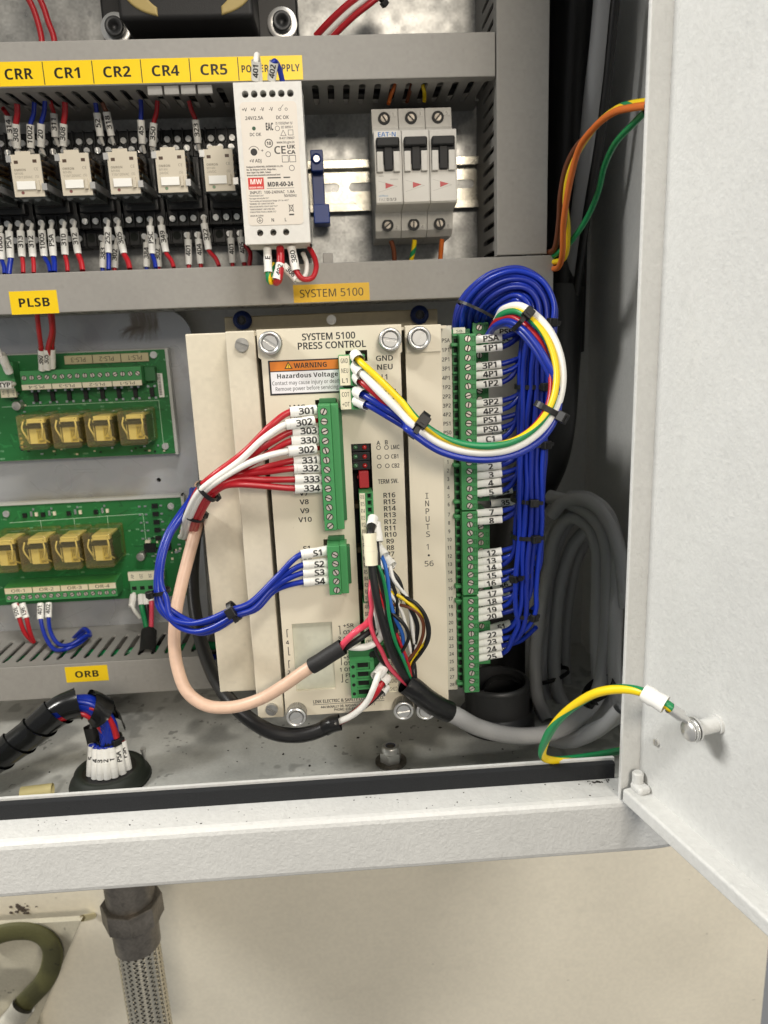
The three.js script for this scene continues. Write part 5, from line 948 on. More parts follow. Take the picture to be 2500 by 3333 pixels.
  // sleeves of the rear column
  for (const [t, p, q] of [['PSB', [86.9,-0.3,152], [102.2,-1,152]], ['PSC', [87.3,-4.4,150], [100.1,-4.3,150]], ['34', [87.9,-96.6,152], [100,-94.8,152]], ['35', [86.3,-102.6,154], [100.9,-102,154]], ['46', [88.1,-158.8,150], [99.3,-155.2,150]], ['51', [84.2,-185.6,152], [98.9,-182.5,152]], ['54', [87.8,-201.9,150], [99.3,-198.1,150]], ['29', [89.1,-7.3,148], [100.7,-6.4,148]], ['32', [88.4,-59.1,150], [99.8,-56.7,150]], ['48', [88,-168,150], [99.7,-164.3,150]]])
    wire(`blue wire with grey-white sleeve ${t} deep in the rear column`, [p, [(p[0] + q[0]) / 2, (p[1] + q[1]) / 2, p[2]], q, [q[0] + 6, q[1] + 4, q[2] + 4], [q[0] + 14, q[1] + 16, q[2] + 12]], 1.5, m.blue, { sleeve: { a: p, b: q, r: 2.4, text: t, at: 0.6 }, name: 'rear_wire', group: 'blue wires of the rear column' });
  const T = (lab, c, dir, ra = 9.2, rb = 9, ha = 1.2, o = {}) => tie('black cable tie on the blue trunk ' + lab, c, dir, ra, rb, ha, { group: 'cable ties on the blue trunk', ...o });
  T('under the bend beside the loop', [108.5,3.7,183], [0.1, 1, 0], 9.4, 9, 1.25); T('beside sleeve 1P2', [104.5,-30.4,183], [0, 1, 0], 9.2, 9, 1.15); T('beside sleeve C1', [105.1,-62.2,183], [0, 1, 0], 9, 9, 1.1); T('beside sleeve 35', [102.2,-94.4,183], [0.06, 1, 0], 9, 9, 1.5); T('above sleeve 12', [102,-115.9,182], [0, 1, 0], 8.6, 8.6, 1.3); T('beside sleeve 15', [100.3,-139.4,180], [-0.2, 1, 0], 7.6, 8, 2.4); T('above sleeve 51', [100.7,-165.5,179], [0.1, 1, 0], 6.4, 7, 0.9);
  tie('thin black tie on the falling side of the blue loop', [76.7,11.9,164], [-0.45, -0.9, 0], 11, 9, 5.2, { w: 1.6, head: 0.7 });
}
// ---------- power wires: five wires from the two port plugs, round in a wide loop ----------
{
  const loop = [[23.4,-30.4,222],[35.3,-42.4,226],[49.6,-52.1,230],[66,-55.9,232],[81.3,-54.7,231],[94.1,-48.5,228],[102.7,-38.3,225],[106.1,-26.2,221],[105.5,-14.5,216],[102,-3.7,210],[96.7,3.8,204],[91,8.4,196],[85.5,7,186],[84.3,1.6,172]];
  const E = (pts, o) => pts.map(([x, y, z], i) => { const t = i / (pts.length - 1); const nx = [Math.min(1, i / 3)][0]; return [x + o(t, i)[0] * nx, y + o(t, i)[1] * nx, z + o(t, i)[2] * nx]; });
  // offsets: outwards from the loop's middle
  const cx = [71.5,-20.1,220]; const away = (D, dz) => loop.map(([x, y, z], i) => { const t = THREE.MathUtils.smoothstep(i, 5, 9), d = D.length ? D[0] + (D[1] - D[0]) * t : D; const v = new V3(x - cx[0], y - cx[1], 0).normalize(); return [x + v.x * d, y + v.y * d, z + dz]; });
  const W = (label, start, d, dz, r, mt, o = {}, drop = 0) => wire(label, [...start, ...away(d, dz).slice(1 + drop)], r, mt, { n: 110, rad: 10, name: 'power_wire', ...o });
  W('green and yellow earth wire looping out of the GND port', [[7.6,-10.8,205],[9.7,-13,212],[18,-21.1,218],[28.5,-32.3,222]], [-1.2, 1.4], 2.2, 1.75, m.yellow, { stripe: m.green, turns: 1.6, arc: 0.42, sleeve: { a: [6.7,-9,204], b: [8.5,-11.9,211], r: 3.1, text: '' } });
  W('white wire looping out of the NEU port', [[7.5,-15.8,205],[10.2,-18.5,212],[18.4,-27.6,220],[28.9,-38.8,223]], [2.2, 4.6], 0.8, 2.15, m.white, { sleeve: { a: [6.4,-14.6,204], b: [9.8,-18.5,212], r: 3.1, text: '' } });
  W('red wire looping out of the L1 port', [[7.6,-21,205],[10,-23,211],[17.8,-30.1,216],[28.6,-40.9,217]], [-0.6, -1.8], -1.8, 1.7, m.red, { sleeve: { a: [6.7,-20.1,204], b: [9.3,-22.3,211], r: 2.9, text: '' } });
  W('blue wire looping out of the COT port', [[8,-28.6,205],[11.2,-29.8,211],[19.8,-35.3,217],[29.9,-42.2,219]], [4.6, -6], -2.2, 1.75, m.blue, { sleeve: { a: [6.3,-27.6,204], b: [10.3,-29.4,211], r: 3.1, text: '' } });
  W('blue wire looping out of the +OT port', [[8.2,-33.2,205],[11.8,-34.1,210],[20.5,-39.2,215],[30.7,-45.9,217]], [5.8, -4.6], 0.9, 1.75, m.blue, { sleeve: { a: [6.1,-32.4,204], b: [11.4,-34.4,210], r: 2.9, text: '' } });
  const G = 'cable ties on the coloured power loop';
  tie('chunky black tie on the power loop over the inputs panel', [36.5,-44.1,225], [0.78, -0.6, 0.05], 6.6, 4.2, 1.9, { w: 4, head: 1.25, group: G }); tie('black tie on the power loop beside sleeve PS1', [102.1,-39.6,224], [0.5, 0.85, 0], 7.2, 5, 0.7, { w: 3, head: 1.2, group: G }); tie('black tie at the top of the power loop', [94.3,5.7,201], [0.72, -0.68, 0.1], 6.8, 4.6, 1.9, { w: 2.4, head: 1.1, group: G });
}
// ---------- red and white wires of the long plug ----------
{
  const w = [['301', 815, 812, 988, 797, m.red], ['302', 785, 897, 970, 870, m.white], ['303', 830, 943, 996, 932, m.red], ['330', 822, 1008, 1000, 996, m.red], ['302', 800, 1076, 982, 1058, m.white], ['331', 838, 1140, 1008, 1130, m.red], ['332', 838, 1192, 1012, 1186, m.red], ['333', 845, 1266, 1018, 1260, m.red], ['334', 845, 1326, 1020, 1320, m.red]];
  const A = [[-28.5,-36.7,205], [-30.9,-42.7,209], [-28,-46.8,205], [-28.9,-51.7,206], [-30.6,-56.3,210], [-28.4,-62.2,205], [-28.6,-66.1,206], [-28.5,-72,206], [-28.8,-76.8,206]];
  const Bq = [[-15.3,-36.4,202], [-16.9,-41.8,204], [-15.3,-46.9,202], [-15.3,-51.9,202], [-16.9,-56.4,204], [-15.3,-62.5,202], [-15.3,-67,202], [-15.1,-72.9,202], [-15.3,-77.8,202]];
  const M1 = [[-38.2,-42.7,208], [-41.9,-48.7,213], [-38.2,-51.3,207], [-39.4,-56.8,206], [-42.7,-58.3,213], [-40.1,-64.4,205], [-41,-67.1,206], [-44.3,-71.2,207], [-44.4,-74.3,208]];
  const M2 = [[-53.1,-56,207], [-55,-59.7,212], [-52.9,-60.2,205], [-53.4,-64.3,204], [-56.1,-63.6,212], [-53,-67.7,203], [-55.3,-69,204], [-57.2,-69.9,208], [-58.6,-72.4,210]];
  const kn = [-75.6,-76.7,202], dn = [-86.6,-92.6,186], en = [-98,-111.7,150], bk = [-109.1,-123.8,110];
  w.forEach(([t, , , , , mt], i) => {
    const o = [[-2.6, 2.6, 1.2], [-3.4, 0, 4], [-0.4, 2.6, -1], [0, 0, -2.6], [-1.4, -0.6, 4.2], [2.2, 1.4, -1.6], [2.6, -1.2, -1], [0.6, -2.2, 2.4], [2.4, -3, 1.6]][i], k = (p) => [p[0] + o[0], p[1] + o[1], p[2] + o[2]];
    const near = [-68.1,-70.5,207];
    wire(`${mt === m.red ? 'red' : 'white'} wire with white sleeve ${t}${t === '302' ? (i === 1 ? ' between sleeves 301 and 303' : ' between sleeves 330 and 331') : ' on the long plug'}`, [Bq[i], A[i], M1[i], M2[i], k(near), k(kn), k(dn), k(en), k(bk)], 1.75, mt, { sleeve: { a: A[i], b: [Bq[i][0] + 0.6, Bq[i][1], Bq[i][2]], r: 2.75, text: t, at: 0.62, h: 3.3, end: [Bq[i][0] + 4, Bq[i][1] - 0.4, 200], endMat: t === '302' ? m.red : m.white }, n: 90, name: 'output_wire', group: 'sleeved wires of the long plug' });
  });
  tie('black cable tie gathering the red and white bundle', [-74.8,-76.4,204], [0.75, 0.62, 0.1], 5.8, 5.4, 5.6, { w: 2.2, head: 0.8 });
  tie('black cable tie lower on the red bundle', [-86.5,-93.4,186], [0.4, 0.9, 0.2], 5.4, 5.2, 5.4, { w: 1.8, head: 0.8 });
}
// ---------- four blue wires S1 to S4 ----------
{
  const w = [['S1', [-27.8,-113.5,206], [-13.9,-113,202], [-41.4,-125.2,207]], ['S2', [-27.2,-119.3,206], [-14,-119.9,202], [-42.7,-128.7,206]], ['S3', [-27.5,-123.9,206], [-14,-124.7,202], [-43.7,-131.1,207]], ['S4', [-27.6,-129,206], [-14.1,-129.7,202], [-43.1,-133.4,205]]];
  const path = [[-55.4,-139,210], [-64.8,-141.4,212], [-77.6,-147,212], [-87.6,-149.2,210], [-97.6,-146.6,206], [-104.2,-137.5,202], [-106.7,-128.5,198], [-105.2,-115.6,194], [-100.9,-103.4,188], [-94.9,-94.5,180], [-90.8,-88.8,170], [-95.1,-88.5,140]];
  w.forEach(([t, a, b, c], i) => {
    const o = [[-1.4, 1.4, 1.8], [1.4, 0.6, -1], [0.4, -1.6, 2], [2, -2.8, -0.4]][i];
    const rest = path.map((p, j) => { const s = j > 1 && j < 6 ? 1 + 0.7 * Math.sin((j - 1) / 5 * Math.PI) : 1; return [p[0] + o[0] * s * (j > 4 ? -1 : 1) * 1, p[1] + o[1] * s, p[2] + o[2]]; });
    wire(`blue wire with white sleeve ${t} on the short plug`, [b, a, c, ...rest], 1.65, m.blue, { sleeve: { a, b: [b[0] + 1, b[1], b[2]], r: 2.7, text: t, at: 0.6, h: 3.3 }, n: 110, name: 'stop_wire', group: 'blue wires S1 to S4' });
  });
  tie('black cable tie at the crossing of the four blue wires', [-65.2,-141.7,211], [0.85, 0.5, 0], 5, 4.4, 1.8, { w: 2.6, head: 1.1 });
  tie('black cable tie where the four blue wires turn upward', [-106.3,-132.3,199], [-0.12, 1, 0], 4.6, 4.4, 2.6, { w: 2, head: 0.9 });
}
// ---------- beige cable, black cable ----------
{
  wire('thick beige cable sweeping under the blue wires', [[-22.1,-173.3,214],[-31.2,-179,214],[-41.4,-186.2,213],[-56,-195.3,210],[-73.3,-200,208],[-87.5,-199,205],[-97.2,-191.7,202],[-101.8,-180.4,198],[-103.4,-165.9,194],[-101.7,-148.8,189],[-98.3,-134.1,183],[-93.5,-117.5,176],[-89.3,-103,168],[-90.3,-94.3,150],[-95.4,-89.2,120]], 3.5, m.jacketBeige, { n: 120, rad: 14, name: 'cable', cat: 'cable' });
  wire('black heat-shrink end on the beige cable', [[-25.3,-175.2,214],[-20.6,-172.2,215],[-15.1,-168.8,215],[-7.6,-164.4,215]], 4.5, m.blackSoft, { rad: 14, name: 'cable_sleeve', cat: 'sleeve' });
  const C = (lab, pts, r, mt, o = {}) => wire(lab, pts, r, mt, { name: 'conductor', n: 40, ...o });
  C('pink conductor leaving the black heat-shrink end', [[-9.2,-166,214],[-6.6,-161.6,216],[0.9,-154.4,217],[5.2,-153.8,212],[8.9,-152,206]], 1.9, m.pink); C('black conductor leaving the black heat-shrink end', [[-8.6,-167.6,213],[-4.3,-164,215],[2.1,-160,215],[7.8,-158,211],[12.2,-156.6,206]], 1.8, m.black); C('white folded conductor leaving the black heat-shrink end', [[-8.4,-164.7,212],[-3,-165.7,213],[4.6,-166.2,213],[10.2,-164.4,212],[14,-161.9,208],[13.6,-157.1,205]], 2, m.white);
  wire('thick black cable sweeping behind the beige cable', [[-17,-217.2,203],[-25.3,-221.1,203],[-36.7,-223.5,202],[-50,-222.2,200],[-62.5,-217.9,194],[-74.7,-211.6,184],[-86.4,-206,166],[-97.9,-199.5,140],[-106.5,-189.2,116],[-112.1,-170.8,96],[-113.1,-150,80],[-111.6,-131.4,62],[-103.4,-112.8,40],[-92.1,-101.8,30]], 4.4, m.jacketBlack, { n: 120, rad: 14, name: 'cable', cat: 'cable' });
  C('white conductor from the bus plug into the black cable', [[14.7,-181.7,206],[11.1,-183,214],[8.3,-189.3,216],[3.8,-199.7,213],[-4.4,-209.6,208],[-14,-215.9,204]], 1.8, m.white, { sleeve: { a: [9.7,-184.5,213], b: [15.1,-181.3,206], r: 3.3, text: '' } });
  C('red conductor from the bus plug into the black cable', [[15.9,-189.2,205],[12.7,-190.4,210],[8.9,-195.7,211],[2.3,-203.3,209],[-5.8,-211.4,206],[-14.4,-216.8,203]], 2, m.red, { sleeve: { a: [12.7,-190.4,210], b: [16.3,-188.8,205], r: 3, text: '' } });
  C('black conductor from the bus plug into the black cable', [[15,-196.3,203],[12,-196.9,206],[7.5,-201.3,206],[-0.6,-207.9,205],[-8.8,-213.9,204],[-15.1,-217.2,203]], 2, m.black, { sleeve: { a: [12.3,-197.2,207], b: [15.4,-195.2,203], r: 3, text: '' } });
  wire('split black jacket end with conductors below the bus plug', [[-20.6,-219.2,203],[-16.9,-216.7,204],[-11.8,-215.6,204]], 4.9, m.tape, { rad: 14, name: 'cable_sleeve', cat: 'sleeve' });
  // thin conductors of the big grey cable
  C('heavy black conductor in an ivory sleeve at port R13', [[12.1,-96.1,204],[11.2,-98.7,210],[10.2,-101.5,215],[10,-109.1,217],[10.2,-117.8,218],[11.8,-134.6,220],[15.1,-153,219],[18.9,-170,214],[24.4,-184.4,208],[30.9,-197.9,202]], 2.1, m.black, { n: 70, sleeve: [{ a: [10,-117.8,218], b: [9.9,-100.9,215], r: 3.5, text: '', bg: '#ece6cc' }, { a: [11.2,-99,209], b: [12.4,-96,203], r: 2.9, text: '' }] });
  C('green conductor fanning out of the R ports', [[12.3,-112.4,206],[13.4,-117.8,214],[15.7,-125,216],[17.5,-136.1,215],[18.6,-149.5,214],[21.6,-165.1,212],[26.6,-180,208],[30.9,-195,203]], 1.0, m.green); C('bright blue conductor fanning out of the R ports', [[15.8,-115.6,208],[17.4,-119.8,213],[18.5,-127.3,214],[19.1,-138.3,213],[21.4,-149.7,212],[25.7,-161.8,210],[25.8,-173.9,208],[28.9,-186.7,204],[31.3,-196.4,202]], 1.15, m.skyblue, { sleeve: { a: [17.7,-115.4,210], b: [14.1,-111.4,205], r: 2.6, text: '' } });
  C('black conductor with a white sleeve at port R11', [[13.5,-107,208],[13.7,-114,213],[14.1,-123.9,215],[15.8,-133.5,214],[19.6,-144.5,212],[21.3,-155.2,211],[22.7,-169.5,209],[28.9,-186.7,204]], 1.3, m.black, { sleeve: { a: [14.7,-107.8,209], b: [13.7,-98.3,204], r: 2.6, text: '' } });
  C('white conductor arching over the inputs panel edge', [[20.2,-121.6,210],[21.5,-127.8,213],[25.4,-134,212],[29.4,-141.5,210],[30.6,-149.6,210],[31.4,-159.6,209],[32.8,-171.8,207],[30.8,-184.5,204],[32.4,-194.9,202]], 1.15, m.white, { sleeve: { a: [21.6,-121.3,210], b: [17.9,-118,205], r: 2.7, text: '' } });
  C('black conductor curving over the gap beside the inputs panel', [[19.2,-122.9,209],[24.2,-128.6,212],[26.7,-137.3,211],[30.6,-146.3,211],[34,-156.4,210],[33.1,-166.1,208],[30.9,-175.1,206],[32.2,-184.5,204],[32.6,-194.1,202]], 1.3, m.black, { sleeve: { a: [20.2,-123,210], b: [15.8,-120,205], r: 2.6, text: '' } });
  C('black conductor running straight under the white one', [[16.2,-123.4,208],[20.2,-129.8,211],[22.7,-137.1,211],[23.3,-146.2,210],[22.4,-159,209],[23.4,-174.9,207],[28.9,-191,203]], 1.0, m.black);
  C('red conductor dropping along the slim plug', [[9.9,-130.5,205],[8.9,-135.9,210],[9.2,-143.9,212],[8.1,-151.4,213],[9.6,-159.8,214],[13.4,-168.6,213],[16.8,-178.5,210],[22.3,-188.3,206],[30.1,-197.5,203]], 1.3, m.pink);
  C('black conductor beside the red one along the slim plug', [[8.4,-136.6,205],[8.4,-142.7,211],[9.9,-154.1,212],[9.7,-164.4,212],[11.4,-173.1,211],[16.7,-181.7,208],[19.6,-186.3,205],[25.2,-193.1,203]], 1.0, m.black);
  C('yellow conductor arching over the inputs panel', [[13.7,-136.9,205],[21,-136.6,210],[30.2,-142.6,213],[37.2,-149.5,213],[40,-157.8,212],[38.6,-166.3,210],[33.9,-172.9,208],[30,-182.4,205],[31,-194,202]], 1.0, m.yellow); C('brown conductor arching over the inputs panel', [[20.6,-145.3,206],[26.2,-144,211],[32.8,-146.5,213],[36.7,-152.8,213],[37.1,-161,211],[33.9,-170.6,209],[28.2,-178.7,207],[23.9,-186.3,204]], 1.0, m.brown); C('outermost black conductor arching over the inputs panel', [[19.1,-139,206],[26.3,-139.1,211],[33.2,-142,214],[37.6,-148.8,214],[39.3,-156.2,213],[39.3,-164.4,211],[36.7,-170,209],[29.7,-178.5,206],[26.8,-185.7,204]], 1.0, m.black);
  C('black conductor bowing out between the blue and white ones', [[15.8,-144,206],[19.5,-147,212],[26,-153.2,214],[28.9,-161.1,213],[26.9,-167.8,211],[23.4,-174.8,209],[26,-184.4,205],[30.5,-195,203]], 1.0, m.black);
  C('short white folded tail beside port R1', [[11,-136.7,204],[12,-141.9,208],[12.3,-149.6,209],[10.7,-158.4,207],[9.3,-161.8,204]], 2.2, m.white); C('short white tail tucked under the black conductor', [[14.9,-142.8,204],[16.7,-146.5,208],[14.3,-153,208],[11.4,-160,205]], 1.8, m.white);
  C('white tail with printed sleeve at port R2', [[10.4,-134.5,204],[12.1,-139.7,208],[13.3,-146,207]], 1.5, m.white, { sleeve: { a: [12.6,-143.7,208], b: [10.7,-136,204], r: 2.6, text: '11' } });
  C('thin white conductor crossing behind the blue one', [[14.9,-117.8,205],[15.3,-125.6,210],[18.3,-134.7,211],[24.2,-144.1,210],[27.4,-154.9,209],[29.2,-167.3,208],[31.2,-180.2,205],[31.7,-193.5,203]], 1, m.white); C('thin black conductor looping wide beyond the yellow one', [[21.2,-140.2,206],[29,-139.6,212],[36,-145.1,215],[39.9,-154.7,215],[39.5,-164.4,213],[35.8,-172.9,210],[31,-182,206],[32,-193.6,203]], 1, m.black);
  C('thin red conductor slipping under the green one', [[12,-129.2,205],[13.5,-135.1,211],[16.5,-144.3,212],[20.3,-155.1,211],[24.1,-166.2,210],[28.2,-179.1,207],[30.9,-193.5,203]], 1, m.red); C('thin black conductor hugging the green one', [[13.8,-125.3,206],[15,-131.3,212],[16.9,-142.5,213],[17.4,-154.1,213],[19.9,-166.9,211],[25.3,-181.2,207],[30.5,-195,203]], 1, m.black);
  // taped end and the big grey cable
  wire('black tape wound round the end of the grey cable', [[26.6,-194,203], [32.2,-198.7,203], [38.8,-206.1,201], [47.4,-214.1,198], [52.6,-218.1,196]], 6.4, m.tape, { rad: 16, n: 30, name: 'tape_wrap', cat: 'tape' });
}
// ---------- grey cables and dark conduits in the corner ----------
{
  const K = (lab, pts, r, mt = m.jacketGrey, o = {}) => wire(lab, pts, r, mt, { n: 90, rad: 14, name: 'cable', cat: 'cable', ...o });
  K('thick grey cable from the tape round the cabinet corner', [[49.8,-216.5,197], [58.1,-223.6,192], [71.9,-238.2,180], [91.5,-249.6,172], [109.2,-254.1,168], [127.3,-253.6,164], [144.5,-247.9,158], [159.7,-236.3,148], [166.6,-218.9,138], [171.7,-195.2,128], [173.9,-169.4,122], [175.2,-148.8,114], [173.7,-134.8,104], [168.1,-126.7,90], [158.8,-123.1,74], [149.3,-121.8,60]], 5.4, m.jacketGrey, { n: 140 });
  K('grey cable crossing the floor behind the thick one', [[171.3,-238,150], [163.5,-252.9,146], [152.5,-267.1,140], [139.3,-279.9,130], [135.2,-292,90], [134.2,-280.8,70], [135.6,-259.6,64], [137.3,-220.1,60], [142.6,-178.8,58], [152.2,-148.5,58], [164,-133.5,64], [172.6,-126.3,76]], 5);
  K('grey cable hanging beside the conduit bushing', [[147,-283,76], [143.9,-276,72], [142.7,-257.2,70], [144.9,-218.2,66], [149.6,-183.1,62], [157.7,-153.3,60], [167.7,-138.2,62], [175.9,-139.7,70]], 4.8); K('grey cable curving behind the floor tie', [[158.9,-283.9,84], [152.8,-272.5,80], [150.6,-254.9,76], [152.9,-222.4,70], [157.5,-187.4,66], [167.1,-160.4,62], [176.4,-146.7,66]], 4.8);
  K('outer grey cable against the cabinet side', [[170.9,-246.3,152], [168.7,-213.5,150], [172.7,-172.2,140], [177.6,-141.5,124], [177.1,-124.8,104], [170.8,-118.7,84], [163.2,-121.2,66]], 4.6); K('darker grey cable in the deep of the corner', [[168.5,-299.8,60], [167.8,-261.1,46], [170.9,-219,40], [178.4,-175.9,40], [187.9,-152.5,50]], 4.4); K('grey cable lying low on the floor by the gasket', [[165,-240.7,172], [157.5,-247.7,170], [148,-254.8,166], [137.2,-262.2,160], [130.6,-265.7,150]], 4.6);
  K('grey cable looping high behind the corner tie', [[169.6,-245.2,120], [169.5,-211.2,112], [172.1,-175.4,104], [173.2,-151.1,96], [169.7,-138.2,86], [160.4,-134.4,76], [151.7,-148.3,70], [146.2,-175.2,70], [138.7,-214.6,74], [134.5,-248.7,80], [133.5,-269.3,92], [136,-277.6,112]], 4.8); K('grey cable arching at the top of the coil', [[176.1,-177.7,150], [175.2,-148,138], [174.4,-131.1,122], [170.8,-121.2,106], [163.5,-117.5,92], [154.1,-121.5,80], [148,-132.8,72]], 4.8); K('grey cable resting on the floor under the thick one', [[122.7,-267,150], [135.5,-265,160], [146.6,-256.4,168], [155.3,-244.2,176], [161.7,-232.6,180]], 4.6);
  K('grey cable rising along the side wall', [[175.3,36.7,20],[174.9,79.9,36],[175.5,114,48],[175.7,151.6,58],[177.1,182.5,64],[178.9,218.4,66]], 6.2); K('thin black cable rising along the side wall', [[175.3,22.8,30],[176.3,83.5,52],[177.5,120.9,68],[178.4,156.4,78],[179.2,190.7,84],[180.2,207,86]], 3, m.jacketBlack);
  const bc = [[172,-17.8,8],[171.9,37.5,10],[170.9,103,12],[171.9,164.5,14],[174.1,222.5,16],[175.6,245,16]];
  wire('fat black flexible conduit rising in the corner', bc, 17, m.jacketBlack, { rad: 24, n: 60, name: 'conduit', cat: 'conduit' });
  const rc = [[104.6,-262,112.1], [119.2,-275.5,45], [119.3,-215.9,40], [123.3,-152.7,36], [153,-96.8,30], [162.2,-23.8,24], [166.4,29.5,16]];
  wire('fat black conduit standing in the floor bushing', rc, 19, m.jacketBlack, { rad: 24, n: 60, name: 'conduit', cat: 'conduit' });
  const b = [99.6,-262,124.6], g = thing('conduit_bushing', 'threaded black conduit bushing on the cabinet floor', 'bushing', [b[0], FLOOR, b[2] - 18]);
  const prof = [[20.4, 34], [22, 34.5], [23, 33]]; for (let i = 0; i < 9; i++) prof.push([23.4, 30.6 - i * 2.2], [22.4, 29.6 - i * 2.2]); prof.push([26, 10], [27, 9], [27, 0.2], [20.4, 0.2], [20.4, 34]);
  mesh('thread', LA(prof, 36), m.bushing, g);
  tie('black cable tie round the hanging grey cables', [145.8,-260.8,72], [-0.25, 1, 0], 17, 9, 5.4, { w: 3 }); tie('black cable tie with a large head in the corner', [158.2,-232.3,152], [-0.55, 0.8, 0], 11, 9, 2.6, { w: 4.2, head: 1.5 });
  // orange, yellow, brown and green wires to the door
  const W = (l, p, r, mt, o = {}) => wire(l, p, r, mt, { n: 70, rad: 10, name: 'door_wire', ...o });
  W('orange wire arching from the duct end to the door', [[144.5,40.1,70],[146.2,39.4,84],[145.4,45.8,96],[142.4,64.4,108],[142.4,85.8,120],[143.9,101.5,132],[146.4,107.8,150],[148.8,109.3,172],[150.5,105.3,196],[150.8,101.2,214]], 1.9, m.orange); W('brown wire behind the orange one at the duct end', [[141.9,50.1,72],[144.1,51.3,82],[143.5,66.4,94],[141.5,81.4,104],[141.8,95.3,114],[144.2,103.3,124],[147.6,107.8,140]], 1.8, m.brown);
  W('yellow and green wire under the orange one', [[143.9,43.5,72],[149.3,45.3,88],[148.2,60.1,98],[144,75.5,106],[142.4,88.7,116],[144.6,101,130],[148.4,109.6,150],[151.5,111.6,170],[152,108.1,192],[152.4,103.9,210]], 1.8, m.yellow, { stripe: m.green, turns: 3, arc: 0.2 }); W('dark green wire bending from the duct end to the door', [[143.9,46.5,72],[150.4,52.9,92],[158.3,66.7,104],[161,79.7,116],[159.7,91.5,130],[158.2,98.9,150],[156.9,101.7,180],[155.6,102.4,200]], 1.8, m.green);
  // earth wire to the door stud
  W('green and yellow earth wire bolted to the door stud', [[161.3,-250.4,196],[145,-246.2,206],[125.7,-242.9,214],[108.1,-238.1,222],[100.5,-231.3,228],[98.7,-216.1,238],[101.5,-197.5,250],[107.2,-182,262],[114.6,-170.9,272],[122.3,-165.7,280],[128.3,-163.5,287],[133.2,-164.4,292],[137.6,-166.3,296],[139.8,-167.8,297]], 2.2, m.yellow, { stripe: m.green, turns: 1.5, arc: 0.45, n: 120, sleeve: { a: [130.1,-163.5,288], b: [137.6,-166.9,295], r: 4.1, text: '' }, cat: 'earth wire' });
  const lg = thing('ring_lug', 'crimped steel ring lug under the door stud screw', 'cable lug', [0, 0, 0]); const l0 = [138.7,-167.3,297], l1 = [144.4,-171.8,297], l2 = [147.6,-174.7,297];
  mesh('crimp', TB([l0, [(l0[0] + l1[0]) / 2, (l0[1] + l1[1]) / 2, (l0[2] + l1[2]) / 2], l1], 2.7, 8, 10), m.steel, lg); mesh('tongue', TB([l1, [(l1[0] + l2[0]) / 2, (l1[1] + l2[1]) / 2, (l1[2] + l2[2]) / 2], l2], 1.7, 6, 8), m.steel, lg); mesh('ring', new THREE.TorusGeometry(4.6, 0.9, 8, 24).scale(1, 1, 0.7).rotateY(-74.9 * Math.PI / 180).translate(149.5, -178.8, 297.4), m.steel, lg);
  // far wall marks of green and yellow terminals seen through the dark: small labels on the conduit side
}

